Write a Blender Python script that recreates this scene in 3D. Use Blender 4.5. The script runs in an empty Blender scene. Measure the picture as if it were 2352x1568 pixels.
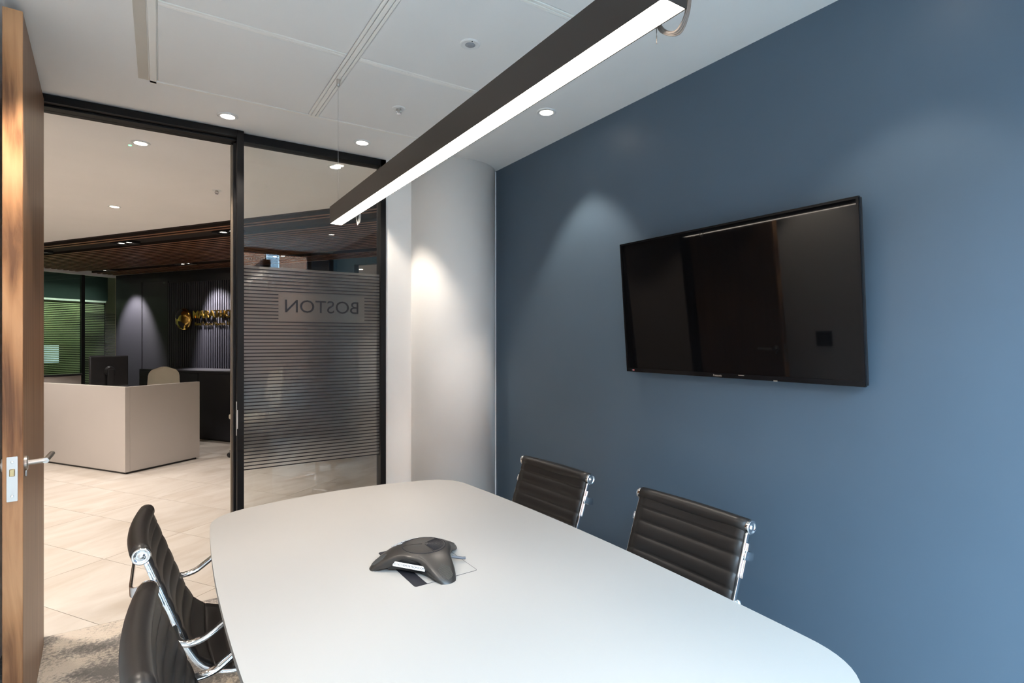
import bpy, bmesh, math, random
from mathutils import Vector, Matrix
random.seed(7)
PI = math.pi
SC = bpy.context.scene
COL = SC.collection

# ------------------------------------------------------------------ camera
HC = 1.434                       # eye height
F = 1245.0                       # focal length in pixels of the 2352 px wide frame
YAW = math.radians(33.05)        # turned right from +Y (the blue wall runs along Y)
cam_d = bpy.data.cameras.new('camera')
cam_d.sensor_width = 36.0
cam_d.lens = F / 2352.0 * 36.0
cam_d.shift_y = -4.0 / 2352.0
cam_d.clip_start = 0.02
cam = bpy.data.objects.new('camera', cam_d)
cam.location = (0, 0, HC)
cam.rotation_euler = (PI / 2, 0, -YAW)
COL.objects.link(cam)
SC.camera = cam

# ------------------------------------------------------------------ world, exposure
SKY = 15.5
w = bpy.data.worlds.new('world')
SC.world = w
w.use_nodes = True
bg = w.node_tree.nodes['Background']
bg.inputs[0].default_value = (0.55, 0.79, 1.0, 1)      # overcast daylight, cool beside warm lamps
bg.inputs[1].default_value = SKY
SC.view_settings.view_transform = 'Standard'
SC.view_settings.look = 'None'
SC.view_settings.gamma = 1.0
SC.view_settings.use_curve_mapping = False
SC.view_settings.exposure = 1.12
try:
    SC.cycles.use_denoising = True
    SC.cycles.max_bounces = 10
    SC.cycles.transparent_max_bounces = 16
    SC.cycles.sample_clamp_indirect = 6.0
    SC.cycles.caustics_reflective = False
    SC.cycles.caustics_refractive = False
    SC.cycles.blur_glossy = 0.5
except Exception:
    pass
# the back window: a portal guides daylight sampling through the opening
pl = bpy.data.lights.new('window_portal', 'AREA')
pl.shape = 'RECTANGLE'; pl.size = 2.25; pl.size_y = 2.5
pl.cycles.is_portal = True
po = bpy.data.objects.new('window_portal', pl)
po.location = (0.575, -0.80, 1.30)
po.rotation_euler = (PI / 2, 0, 0)       # -Z of the light looks along +Y
COL.objects.link(po)

# ------------------------------------------------------------------ pixel helpers
FW = Vector((math.sin(YAW), math.cos(YAW), 0)); RT = Vector((math.cos(YAW), -math.sin(YAW), 0))
ANG = math.radians(34.0)          # the reception hall is turned by this much
AX = Vector((math.cos(ANG), math.sin(ANG), 0)); BX = Vector((-math.sin(ANG), math.cos(ANG), 0))
def ray(px, py):
    return FW + RT * ((px - 1176.0) / F) + Vector((0, 0, (780.0 - py) / F))
def hit(px, py, n, d):            # point where the pixel's ray meets the plane n.p = d
    r = ray(px, py); c = Vector((0, 0, HC)); n = Vector(n)
    return c + r * ((d - n.dot(c)) / n.dot(r))
def at_z(px, py, z): return hit(px, py, (0, 0, 1), z)
def AB(a, b, z=0.0):
    p = AX * a + BX * b
    return Vector((p.x, p.y, z))
def to_ab(p): return (p.dot(AX), p.dot(BX))

# ------------------------------------------------------------------ material helpers
MATS = {}
def nodes_of(name):
    m = bpy.data.materials.new(name); m.use_nodes = True
    nt = m.node_tree; bs = nt.nodes['Principled BSDF']
    MATS[name] = m
    return m, nt, bs
def setp(bs, col=None, rough=None, metal=None, spec=None, **kw):
    if col is not None: bs.inputs['Base Color'].default_value = (*col, 1)
    if rough is not None: bs.inputs['Roughness'].default_value = rough
    if metal is not None: bs.inputs['Metallic'].default_value = metal
    if spec is not None: bs.inputs['Specular IOR Level'].default_value = spec
    for k, v in kw.items(): bs.inputs[k].default_value = v
def coords(nt, kind='Object', scale=(1, 1, 1), rot=(0, 0, 0)):
    tc = nt.nodes.new('ShaderNodeTexCoord'); mp = nt.nodes.new('ShaderNodeMapping')
    mp.inputs['Scale'].default_value = scale; mp.inputs['Rotation'].default_value = rot
    nt.links.new(tc.outputs[kind], mp.inputs[0]); return mp.outputs[0]
def noise(nt, vec, scale, detail=4, rough=0.55, dist=0.0):
    n = nt.nodes.new('ShaderNodeTexNoise')
    n.inputs['Scale'].default_value = scale; n.inputs['Detail'].default_value = detail
    n.inputs['Roughness'].default_value = rough; n.inputs['Distortion'].default_value = dist
    nt.links.new(vec, n.inputs['Vector']); return n.outputs['Fac']
def ramp(nt, fac, stops):
    r = nt.nodes.new('ShaderNodeValToRGB'); e = r.color_ramp.elements
    while len(e) < len(stops): e.new(0.5)
    for el, (p, c) in zip(e, stops): el.position = p; el.color = (*c, 1)
    nt.links.new(fac, r.inputs[0]); return r.outputs[0]
def bump(nt, bs, h, strength=0.1, dist=0.002):
    b = nt.nodes.new('ShaderNodeBump'); b.inputs['Strength'].default_value = strength
    b.inputs['Distance'].default_value = dist
    nt.links.new(h, b.inputs['Height']); nt.links.new(b.outputs[0], bs.inputs['Normal'])
def paint(name, col, rough=0.6, var=0.04, spec=0.4, bmp=0.03, scale=60):
    m, nt, bs = nodes_of(name); setp(bs, col, rough, 0, spec)
    v = coords(nt)
    f = noise(nt, v, 1.7, 3)
    c = ramp(nt, f, [(0.3, tuple(x * (1 - var) for x in col)), (0.7, tuple(min(1, x * (1 + var)) for x in col))])
    nt.links.new(c, bs.inputs['Base Color'])
    if bmp: bump(nt, bs, noise(nt, v, scale, 2), bmp, 0.001)
    return m
def metal(name, col, rough=0.2):
    m, nt, bs = nodes_of(name); setp(bs, col, rough, 1.0)
    f = noise(nt, coords(nt), 90, 2)
    r = nt.nodes.new('ShaderNodeMapRange')
    r.inputs[3].default_value = rough * 0.85; r.inputs[4].default_value = rough * 1.15
    nt.links.new(f, r.inputs[0]); nt.links.new(r.outputs[0], bs.inputs['Roughness'])
    return m
def plastic(name, col, rough=0.4, spec=0.5):
    m, nt, bs = nodes_of(name); setp(bs, col, rough, 0, spec)
    bump(nt, bs, noise(nt, coords(nt), 400, 2), 0.05, 0.0005)
    return m
def emit(name, col, strength):
    m, nt, bs = nodes_of(name); setp(bs, (0.8, 0.8, 0.8), 0.5)
    bs.inputs['Emission Color'].default_value = (*col, 1); bs.inputs['Emission Strength'].default_value = strength
    return m
def glass(name, tint=(0.97, 0.985, 0.98), r0=0.045):
    m = bpy.data.materials.new(name); m.use_nodes = True; nt = m.node_tree; nt.nodes.clear(); MATS[name] = m
    out = nt.nodes.new('ShaderNodeOutputMaterial'); mix = nt.nodes.new('ShaderNodeMixShader')
    tr = nt.nodes.new('ShaderNodeBsdfTransparent'); gl = nt.nodes.new('ShaderNodeBsdfGlossy')
    tr.inputs[0].default_value = (*tint, 1); gl.inputs['Roughness'].default_value = 0.0
    lw = nt.nodes.new('ShaderNodeLayerWeight'); lw.inputs[0].default_value = 0.5
    pw = nt.nodes.new('ShaderNodeMath'); pw.operation = 'POWER'; pw.inputs[1].default_value = 5
    ma = nt.nodes.new('ShaderNodeMath'); ma.operation = 'MULTIPLY_ADD'; ma.inputs[1].default_value = 1 - r0; ma.inputs[2].default_value = r0
    nt.links.new(lw.outputs['Facing'], pw.inputs[0]); nt.links.new(pw.outputs[0], ma.inputs[0])
    nt.links.new(ma.outputs[0], mix.inputs[0]); nt.links.new(tr.outputs[0], mix.inputs[1]); nt.links.new(gl.outputs[0], mix.inputs[2])
    nt.links.new(mix.outputs[0], out.inputs[0]); return m
def wood(name, dark, mid, light, scale=(14, 14, 0.9), rough=0.42, ring=0.0, dist=1.5):
    m, nt, bs = nodes_of(name); setp(bs, mid, rough, 0, 0.4)
    v = coords(nt, 'Object', scale)
    f = noise(nt, v, 1.6, 6, 0.6, dist)
    if ring:
        wv = nt.nodes.new('ShaderNodeTexWave'); wv.wave_type = 'RINGS'
        wv.inputs['Scale'].default_value = ring; wv.inputs['Distortion'].default_value = 5.5
        wv.inputs['Detail'].default_value = 2; wv.inputs['Detail Scale'].default_value = 0.8
        nt.links.new(coords(nt, 'Object', (8, 8, 1.3)), wv.inputs['Vector'])
        mx = nt.nodes.new('ShaderNodeMath'); mx.operation = 'MULTIPLY_ADD'
        mx.inputs[1].default_value = 0.45; nt.links.new(wv.outputs['Fac'], mx.inputs[0])
        m2 = nt.nodes.new('ShaderNodeMath'); m2.operation = 'MULTIPLY'; m2.inputs[1].default_value = 0.6
        nt.links.new(f, m2.inputs[0]); nt.links.new(m2.outputs[0], mx.inputs[2]); f = mx.outputs[0]
    c = ramp(nt, f, [(0.25, dark), (0.5, mid), (0.75, light)])
    nt.links.new(c, bs.inputs['Base Color'])
    bump(nt, bs, f, 0.08, 0.001)
    return m

def srgb(r, g, b):
    f = lambda c: (c / 255 / 12.92) if c / 255 <= 0.04045 else ((c / 255 + 0.055) / 1.055) ** 2.4
    return (f(r), f(g), f(b))

# ---- materials
M_white = paint('white_ceiling_paint', (0.90, 0.885, 0.865), 0.75, 0.02)
M_colwhite = paint('white_column_paint', (0.90, 0.885, 0.865), 0.6, 0.02)
M_blue = paint('slate_blue_paint', (0.071, 0.105, 0.143), 0.42, 0.03, 0.4, 0.02)
M_teal = paint('teal_paint', (0.060, 0.13, 0.175), 0.6, 0.03)
M_grey = paint('pale_wall_paint', (0.74, 0.72, 0.69), 0.7, 0.03)
M_black = paint('black_powder_coat', (0.006, 0.006, 0.0065), 0.5, 0.05, 0.22, 0.05, 500)
M_bar = paint('dark_bronze_anodised', (0.020, 0.0145, 0.0115), 0.38, 0.05, 0.4, 0.03, 400)
M_bronze = paint('bronze_seal', (0.20, 0.16, 0.12), 0.45, 0.05)
M_alu = metal('brushed_steel', (0.62, 0.60, 0.57), 0.32)
M_chrome = metal('polished_chrome', (0.82, 0.82, 0.83), 0.07)
M_gold = metal('polished_gold', (0.75, 0.47, 0.12), 0.16)
M_trimw = paint('white_metal_trim', (0.78, 0.80, 0.82), 0.35, 0.01)
M_gridtrim = paint('cream_metal_trim', (0.93, 0.90, 0.85), 0.5, 0.01)
M_beige = paint('beige_strip', (0.62, 0.57, 0.50), 0.7, 0.02)
M_glass = glass('clear_glass')
M_wglass = glass('window_glass', (0.99, 1.0, 1.0), 0.04)
M_green = glass('green_tinted_glass', (0.78, 0.87, 0.80), 0.05)
M_diff = emit('lit_diffuser', (1.0, 0.87, 0.74), 13.5)
M_led = emit('lit_lamp_face', (1.0, 0.90, 0.78), 14.0)
M_led2 = emit('lit_lamp_face_warm', (1.0, 0.86, 0.68), 14.0)
M_greenled = emit('green_indicator', (0.05, 1.0, 0.25), 2.0)
M_redled = emit('red_indicator', (1.0, 0.05, 0.05), 1.0)
M_table = paint('pale_laminate', (0.362, 0.347, 0.33), 0.42, 0.008, 0.4, 0.01, 300)
M_tedge = paint('table_edge', (0.36, 0.35, 0.34), 0.5, 0.02)
M_leather = None
m, nt, bs = nodes_of('black_leather'); setp(bs, (0.014, 0.0115, 0.0105), 0.38, 0, 0.4); M_leather = m
bump(nt, bs, noise(nt, coords(nt), 260, 3), 0.12, 0.0008)
M_darkplas = plastic('charcoal_plastic', (0.05, 0.047, 0.045), 0.38)
M_blackplas = plastic('black_plastic', (0.012, 0.012, 0.013), 0.35)
M_greyplas = plastic('grey_plastic', (0.30, 0.31, 0.33), 0.45)
M_whiteplas = plastic('white_plastic', (0.80, 0.80, 0.79), 0.4)
M_paper = paint('white_paper', (0.85, 0.87, 0.88), 0.7, 0.01, 0.3, 0)
M_ink = paint('dark_ink', (0.015, 0.015, 0.02), 0.6, 0.01, 0.3, 0)
M_dull = plastic('dark_grille', (0.018, 0.017, 0.017), 0.55)
m, nt, bs = nodes_of('gloss_black_screen'); setp(bs, (0.003, 0.003, 0.0035), 0.07, 0, 0.28); M_screen = m
setp(bs, None, 0.03)
M_gloss = plastic('gloss_black_bezel', (0.004, 0.004, 0.005), 0.18, 0.25)
M_cable = plastic('grey_cable', (0.16, 0.13, 0.11), 0.4)
M_clear = plastic('clear_cable', (0.55, 0.52, 0.48), 0.3)
M_deskf = paint('warm_grey_laminate', (0.46, 0.425, 0.395), 0.5, 0.02)
M_cream = paint('cream_mesh', (0.78, 0.73, 0.60), 0.6, 0.03)
M_darkpanel = paint('midnight_panel', (0.013, 0.013, 0.018), 0.5, 0.05, 0.5)
M_flute = paint('midnight_flute', (0.030, 0.030, 0.040), 0.42, 0.04, 0.5)
M_slat = wood('walnut_slat', (0.13, 0.052, 0.022), (0.27, 0.115, 0.050), (0.39, 0.18, 0.085), (6, 6, 6))
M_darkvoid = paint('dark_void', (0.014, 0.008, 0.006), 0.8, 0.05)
M_doorface = wood('walnut_veneer', (0.12, 0.062, 0.034), (0.23, 0.128, 0.072), (0.33, 0.20, 0.12), (16, 16, 0.5))
M_dooredge = wood('walnut_lipping', (0.16, 0.072, 0.032), (0.42, 0.21, 0.095), (0.58, 0.32, 0.16), (12, 12, 1.1), 0.42, 1.4, 2.0)
# frosted film: rough see-through with a little milky scatter
m = bpy.data.materials.new('frosted_film'); m.use_nodes = True; nt = m.node_tree; nt.nodes.clear(); M_film = m
o_ = nt.nodes.new('ShaderNodeOutputMaterial'); mx = nt.nodes.new('ShaderNodeMixShader'); mx.inputs[0].default_value = 0.12
rf = nt.nodes.new('ShaderNodeBsdfRefraction'); rf.inputs['Roughness'].default_value = 0.5; rf.inputs['IOR'].default_value = 1.12
rf.inputs[0].default_value = (0.98, 0.98, 0.98, 1)
dd = nt.nodes.new('ShaderNodeBsdfDiffuse'); dd.inputs[0].default_value = (0.60, 0.60, 0.60, 1)
tl = nt.nodes.new('ShaderNodeBsdfTranslucent'); tl.inputs[0].default_value = (0.80, 0.80, 0.80, 1)
df = nt.nodes.new('ShaderNodeMixShader'); df.inputs[0].default_value = 0.6; nt.links.new(dd.outputs[0], df.inputs[1]); nt.links.new(tl.outputs[0], df.inputs[2])
nt.links.new(rf.outputs[0], mx.inputs[1]); nt.links.new(df.outputs[0], mx.inputs[2]); tp = nt.nodes.new('ShaderNodeBsdfTransparent'); m3 = nt.nodes.new('ShaderNodeMixShader'); m3.inputs[0].default_value = 0.50
nt.links.new(mx.outputs[0], m3.inputs[1]); nt.links.new(tp.outputs[0], m3.inputs[2]); nt.links.new(m3.outputs[0], o_.inputs[0])
nz = noise(nt, coords(nt), 300, 2); mr = nt.nodes.new('ShaderNodeMapRange'); mr.inputs[3].default_value = 0.19; mr.inputs[4].default_value = 0.23
nt.links.new(nz, mr.inputs[0]); nt.links.new(mr.outputs[0], mx.inputs[0])
# carpet: mottled greys with loop lines
m, nt, bs = nodes_of('mottled_carpet'); M_carpet = m; setp(bs, (0.2, 0.2, 0.2), 0.95, 0, 0.1)
v = coords(nt)
big = noise(nt, v, 4.0, 2, 0.5, 0.4); fine = noise(nt, v, 55, 6, 0.75, 0.3)
ad = nt.nodes.new('ShaderNodeMath'); ad.operation = 'MULTIPLY_ADD'; ad.inputs[1].default_value = 0.55
nt.links.new(fine, ad.inputs[0]); hb = nt.nodes.new('ShaderNodeMath'); hb.operation = 'MULTIPLY'; hb.inputs[1].default_value = 0.62
nt.links.new(big, hb.inputs[0]); nt.links.new(hb.outputs[0], ad.inputs[2])
c = ramp(nt, ad.outputs[0], [(0.52, (0.17, 0.158, 0.15)), (0.58, (0.27, 0.245, 0.225)), (0.66, (0.56, 0.49, 0.42))])
nt.links.new(c, bs.inputs['Base Color'])
wv = nt.nodes.new('ShaderNodeTexWave'); wv.inputs['Scale'].default_value = 90; wv.inputs['Distortion'].default_value = 2
nt.links.new(v, wv.inputs['Vector']); bump(nt, bs, wv.outputs['Fac'], 0.5, 0.003)
# cream stone tile
m, nt, bs = nodes_of('cream_stone_tile'); M_tile = m; setp(bs, (0.7, 0.6, 0.5), 0.38, 0, 0.4)
oi = nt.nodes.new('ShaderNodeObjectInfo'); tc = nt.nodes.new('ShaderNodeTexCoord'); va = nt.nodes.new('ShaderNodeVectorMath'); va.operation = 'MULTIPLY_ADD'
va.inputs[1].default_value = (1, 3.0, 1); nt.links.new(tc.outputs['Object'], va.inputs[0])
cm = nt.nodes.new('ShaderNodeCombineXYZ'); ml = nt.nodes.new('ShaderNodeMath'); ml.operation = 'MULTIPLY'; ml.inputs[1].default_value = 40
nt.links.new(oi.outputs['Random'], ml.inputs[0]); nt.links.new(ml.outputs[0], cm.inputs[0]); nt.links.new(ml.outputs[0], cm.inputs[1])
nt.links.new(cm.outputs[0], va.inputs[2])
f = noise(nt, va.outputs[0], 1.5, 5, 0.55, 1.2)
c = ramp(nt, f, [(0.3, (0.44, 0.385, 0.325)), (0.5, (0.505, 0.458, 0.405)), (0.75, (0.57, 0.53, 0.48))])
nt.links.new(c, bs.inputs['Base Color'])
M_grout = paint('pale_grout', (0.46, 0.41, 0.35), 0.8, 0.03)
# brick facade far outside
m, nt, bs = nodes_of('brickwork'); M_brick = m; setp(bs, (0.3, 0.15, 0.1), 0.85, 0, 0.2)
bt = nt.nodes.new('ShaderNodeTexBrick'); bt.inputs['Scale'].default_value = 1.0
bt.inputs['Brick Width'].default_value = 0.225; bt.inputs['Row Height'].default_value = 0.075; bt.inputs['Mortar Size'].default_value = 0.008
bt.inputs['Color1'].default_value = (0.26, 0.075, 0.032, 1); bt.inputs['Color2'].default_value = (0.13, 0.040, 0.02, 1)
bt.inputs['Mortar'].default_value = (0.30, 0.24, 0.18, 1)
nt.links.new(coords(nt, 'Object', (1, 1, 1), (PI / 2, 0, 0)), bt.inputs['Vector']); nt.links.new(bt.outputs[0], bs.inputs['Base Color'])
M_asphalt = paint('pale_paving', (0.09, 0.09, 0.088), 0.9, 0.15)
M_blind = paint('green_lit_blind', (0.42, 0.46, 0.28), 0.6, 0.08)

# ------------------------------------------------------------------ mesh helpers
def new_mesh(bm, name, smooth=False):
    bmesh.ops.recalc_face_normals(bm, faces=bm.faces)
    me = bpy.data.meshes.new(name); bm.to_mesh(me); bm.free()
    if smooth:
        for p in me.polygons: p.use_smooth = True
    return me
def obj(name, me, mat=None, parent=None, loc=(0, 0, 0), rot=(0, 0, 0)):
    if isinstance(me, bmesh.types.BMesh): me = new_mesh(me, name)
    o = bpy.data.objects.new(name, me); COL.objects.link(o)
    if mat is not None and me is not None and not me.materials: me.materials.append(mat)
    o.location = loc; o.rotation_euler = rot
    if parent is not None: o.parent = parent
    return o
def empty(name, loc=(0, 0, 0), rz=0, rx=0):
    o = bpy.data.objects.new(name, None); COL.objects.link(o); o.empty_display_size = 0.1
    o.location = loc; o.rotation_euler = (rx, 0, rz); return o
def tag(o, label, cat, group=None):
    o['label'] = label; o['category'] = cat
    if group: o['group'] = group
    return o
def struct(o, label=None):
    o['kind'] = 'structure'
    if label: o['label'] = label
    return o
def box(x0, x1, y0, y1, z0, z1, bm=None, bev=0.0, seg=2):
    own = bm if bm is not None else bmesh.new()
    t = bmesh.new()
    bmesh.ops.create_cube(t, size=1)
    bmesh.ops.scale(t, vec=(x1 - x0, y1 - y0, z1 - z0), verts=t.verts)
    bmesh.ops.translate(t, vec=((x0 + x1) / 2, (y0 + y1) / 2, (z0 + z1) / 2), verts=t.verts)
    if bev: bmesh.ops.bevel(t, geom=list(t.edges), offset=bev, segments=seg, profile=0.5, affect='EDGES')
    me = bpy.data.meshes.new('t'); t.to_mesh(me); t.free(); own.from_mesh(me); bpy.data.meshes.remove(me)
    return own
def prism(pts, z0, z1, bev=0.0, seg=2):
    bm = bmesh.new()
    lo = [bm.verts.new((p[0], p[1], z0)) for p in pts]; hi = [bm.verts.new((p[0], p[1], z1)) for p in pts]
    n = len(pts); bm.faces.new(hi); bm.faces.new(lo[::-1])
    for i in range(n): bm.faces.new((lo[i], lo[(i + 1) % n], hi[(i + 1) % n], hi[i]))
    if bev:
        ed = [e for e in bm.edges if abs(e.verts[0].co.z - e.verts[1].co.z) < 1e-6]
        bmesh.ops.bevel(bm, geom=ed, offset=bev, segments=seg, profile=0.5, affect='EDGES')
    return bm
def lathe(prof, n=24, bm=None, mat4=None):
    bm = bm if bm is not None else bmesh.new()
    rings = []
    for r, z in prof:
        if r < 1e-6: ring = [bm.verts.new((0, 0, z))]
        else: ring = [bm.verts.new((r * math.cos(2 * PI * i / n), r * math.sin(2 * PI * i / n), z)) for i in range(n)]
        rings.append(ring)
    new = [v for r in rings for v in r]
    for a, b in zip(rings, rings[1:]):
        for i in range(n):
            j = (i + 1) % n
            if len(a) == 1 and len(b) == 1: continue
            if len(a) == 1: bm.faces.new((a[0], b[i], b[j]))
            elif len(b) == 1: bm.faces.new((a[i], a[j], b[0]))
            else: bm.faces.new((a[i], a[j], b[j], b[i]))
    if mat4 is not None: bmesh.ops.transform(bm, matrix=mat4, verts=new)
    return bm
def sweep(pts, sec, bm=None, up=Vector((0, 0, 1)), caps=True, scale=None):
    bm = bm if bm is not None else bmesh.new()
    pts = [Vector(p) for p in pts]; rings = []
    for i, p in enumerate(pts):
        t = (pts[min(i + 1, len(pts) - 1)] - pts[max(i - 1, 0)]).normalized()
        s = t.cross(up)
        if s.length < 1e-4: s = t.cross(Vector((0, 1, 0.01)))
        s.normalize(); u = s.cross(t).normalized()
        k = scale[i] if scale else 1.0
        rings.append([bm.verts.new(p + s * a * k + u * b * k) for a, b in sec])
    n = len(sec)
    for a, b in zip(rings, rings[1:]):
        for i in range(n): bm.faces.new((a[i], a[(i + 1) % n], b[(i + 1) % n], b[i]))
    if caps: bm.faces.new(rings[0][::-1]); bm.faces.new(rings[-1])
    return bm
def circ(r, n=10): return [(r * math.cos(2 * PI * i / n), r * math.sin(2 * PI * i / n)) for i in range(n)]
def rrect(w, h, r, k=3):
    out = []
    for cx, cy, a0 in ((w / 2 - r, h / 2 - r, 0), (-w / 2 + r, h / 2 - r, PI / 2), (-w / 2 + r, -h / 2 + r, PI), (w / 2 - r, -h / 2 + r, 1.5 * PI)):
        for i in range(k + 1):
            a = a0 + PI / 2 * i / k; out.append((cx + r * math.cos(a), cy + r * math.sin(a)))
    return out
def spline(pts, per=8):
    pts = [Vector(p) for p in pts]; out = []
    for i in range(len(pts) - 1):
        p0 = pts[max(i - 1, 0)]; p1 = pts[i]; p2 = pts[i + 1]; p3 = pts[min(i + 2, len(pts) - 1)]
        for k in range(per):
            t = k / per
            out.append(0.5 * ((2 * p1) + (p2 - p0) * t + (2 * p0 - 5 * p1 + 4 * p2 - p3) * t * t + (3 * p1 - p0 - 3 * p2 + p3) * t ** 3))
    out.append(pts[-1]); return out
def text_mesh(body, size, extrude=0.001, align='CENTER', bold=0.0):
    cu = bpy.data.curves.new('text', 'FONT'); cu.body = body; cu.size = size; cu.extrude = extrude
    cu.align_x = align; cu.align_y = 'CENTER'; cu.offset = bold; cu.resolution_u = 4
    o = bpy.data.objects.new('text_tmp', cu); COL.objects.link(o)
    dg = bpy.context.evaluated_depsgraph_get(); me = bpy.data.meshes.new_from_object(o.evaluated_get(dg))
    bpy.data.objects.remove(o); bpy.data.curves.remove(cu); return me
def fit_text(body, width, height, extrude, bold=0.0):
    me = text_mesh(body, 1.0, 0.5, 'CENTER', bold)
    xs = [v.co.x for v in me.vertices]; ys = [v.co.y for v in me.vertices]
    cx = (max(xs) + min(xs)) / 2; cy = (max(ys) + min(ys)) / 2
    sx = width / (max(xs) - min(xs)); sy = height / (max(ys) - min(ys))
    for v in me.vertices: v.co = Vector(((v.co.x - cx) * sx, (v.co.y - cy) * sy, v.co.z * 2 * extrude))
    return me
def islands(me):
    bm = bmesh.new(); bm.from_mesh(me); bmesh.ops.remove_doubles(bm, verts=bm.verts, dist=1e-6)
    seen = set(); out = []
    bm.verts.ensure_lookup_table()
    for v in bm.verts:
        if v in seen: continue
        st = [v]; comp = []; seen.add(v)
        while st:
            q = st.pop(); comp.append(q)
            for e in q.link_edges:
                r = e.other_vert(q)
                if r not in seen: seen.add(r); st.append(r)
        out.append(comp)
    meshes = []
    for comp in out:
        idx = {v: i for i, v in enumerate(comp)}; s = set(comp)
        fs = [[idx[v] for v in f.verts] for f in bm.faces if f.verts[0] in s]
        m2 = bpy.data.meshes.new('letter'); m2.from_pydata([v.co[:] for v in comp], [], fs); meshes.append(m2)
    bm.free(); return meshes
def copy_tree(o, parent=None):
    c = o.copy(); COL.objects.link(c); c.parent = parent
    for ch in o.children: copy_tree(ch, c)
    return c

# ================================================================== THE ROOM
CZ = 2.60            # meeting room ceiling
GY = 3.42            # plane of the glazed partition
WX = 1.955           # blue wall
LX = -0.60           # left wall
BY = -0.65           # back wall with the window
RZ = 2.60            # reception ceiling
struct(obj('floor', box(LX, WX, BY, GY, -0.05, 0.0), M_carpet), 'mottled grey carpet on the meeting room floor')
struct(obj('ceiling', box(LX - 0.1, 2.3, BY - 0.15, 3.50, CZ, CZ + 0.08), M_white), 'white plasterboard ceiling of the meeting room')
struct(obj('wall_right', box(WX, WX + 0.12, BY - 0.15, 3.215, 0, CZ), M_blue), 'slate blue painted wall behind the television')
struct(obj('wall_left', box(LX - 0.1, LX, BY - 0.15, GY + 0.06, 0, CZ), M_colwhite), 'white painted wall behind the open door')
cp_ = tag(empty('control_plate', (LX, 2.25, 1.05)), 'dark control plate on the white left wall, mirrored in the television', 'switch')
obj('plate', box(0.0, 0.012, -0.06, 0.06, -0.06, 0.06, bev=0.003), M_blackplas, cp_)
obj('rocker', box(0.0122, 0.016, -0.03, 0.03, -0.035, 0.035, bev=0.002), M_darkplas, cp_)
# white nib beside the glass and the round column
struct(obj('wall_front', box(1.232, 1.75, GY - 0.015, GY + 0.10, 0, CZ), M_colwhite), 'white wall strip between glass and round column')
cb = lathe([(0.0, 0), (0.295, 0), (0.295, CZ), (0.0, CZ)], 64)
co = struct(obj('column', cb, M_colwhite, None, (1.705, 3.375, 0)), 'round white column beside the blue wall')
for p in co.data.polygons:
    if abs(p.normal.z) < 0.5: p.use_smooth = True
struct(obj('wall_infill', box(1.95, 2.30, 3.215, 3.50, 0, CZ), M_colwhite), 'white wall piece behind the round column')
struct(obj('trim_1', box(WX - 0.012, WX + 0.0, 3.205, 3.222, 0, CZ - 0.005), M_trimw), 'thin white metal edge trim at end of the blue wall')
# back wall with window
struct(obj('wall_back', box(1.705, 1.955, BY - 0.15, BY, 0, CZ), M_blue), 'blue wall strip beside the back window')
wn = struct(empty('window_2', (0.55, BY - 0.08, 0)), 'tall window behind the camera')
fr = bmesh.new()
x0, x1 = LX - 0.55, 1.705 - 0.55
for a, b in ((x0, x0 + 0.05), (x1 - 0.05, x1), (0.02, 0.07)): box(a, b, -0.03, 0.03, 0.06, 2.56, fr)
box(x0, x1, -0.03, 0.03, 0.0, 0.06, fr); box(x0, x1, -0.03, 0.03, 2.54, CZ, fr)
obj('window_frame', fr, M_black, wn)
obj('pane', box(x0 + 0.05, 0.02, -0.006, 0.006, 0.06, 2.54), M_wglass, wn)
obj('pane', box(0.07, x1 - 0.05, -0.006, 0.006, 0.06, 2.54), M_wglass, wn)

# ---- raft of ceiling tiles with cream trims
cols = [(-0.005, 0.640), (0.694, 1.340)]
rows = [(2.905, 2.245), (2.21, 1.54), (1.505, 0.835), (0.80, 0.13), (0.095, -0.575)]
raft = struct(empty('ceiling_raft', (0.667, 1.2, CZ)), 'raft of flat metal ceiling tiles with cream trims')
def rl(bm): bmesh.ops.translate(bm, vec=(-0.667, -1.2, -CZ), verts=bm.verts); return bm
M_ctile = paint('metal_ceiling_tile', (0.87, 0.855, 0.835), 0.7, 0.01, 0.3, 0.06, 900)
for (xa, xb) in cols:
    for (ya, yb) in rows:
        obj('ceiling_tile', rl(box(xa, xb, yb, ya, CZ - 0.006, CZ, bev=0.002, seg=1)), M_ctile, raft)
def tr(a, b, c, d, h=0.008): obj('trim_bar', rl(box(a, b, c, d, CZ - h, CZ, bev=0.002, seg=1)), M_gridtrim, raft)
tr(-0.036, -0.009, -0.60, 2.94)
tr(1.344, 1.372, -0.60, 2.94)
tr(-0.036, 1.372, 2.912, 2.935)
for (ya, yb), (yc, yd) in zip(rows, rows[1:]):
    for xa, xb in cols:
        tr(xa, xb, yc + 0.002, (yb + yc) / 2 - 0.001); tr(xa, xb, (yb + yc) / 2 + 0.001, yb - 0.002)
for a, b in ((0.643, 0.655), (0.658, 0.676), (0.679, 0.691)): tr(a, b, -0.60, 2.911, 0.009)
obj('edge_strip', rl(box(-0.078, -0.040, -0.60, 2.925, CZ - 0.003, CZ)), M_beige, raft)

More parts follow.
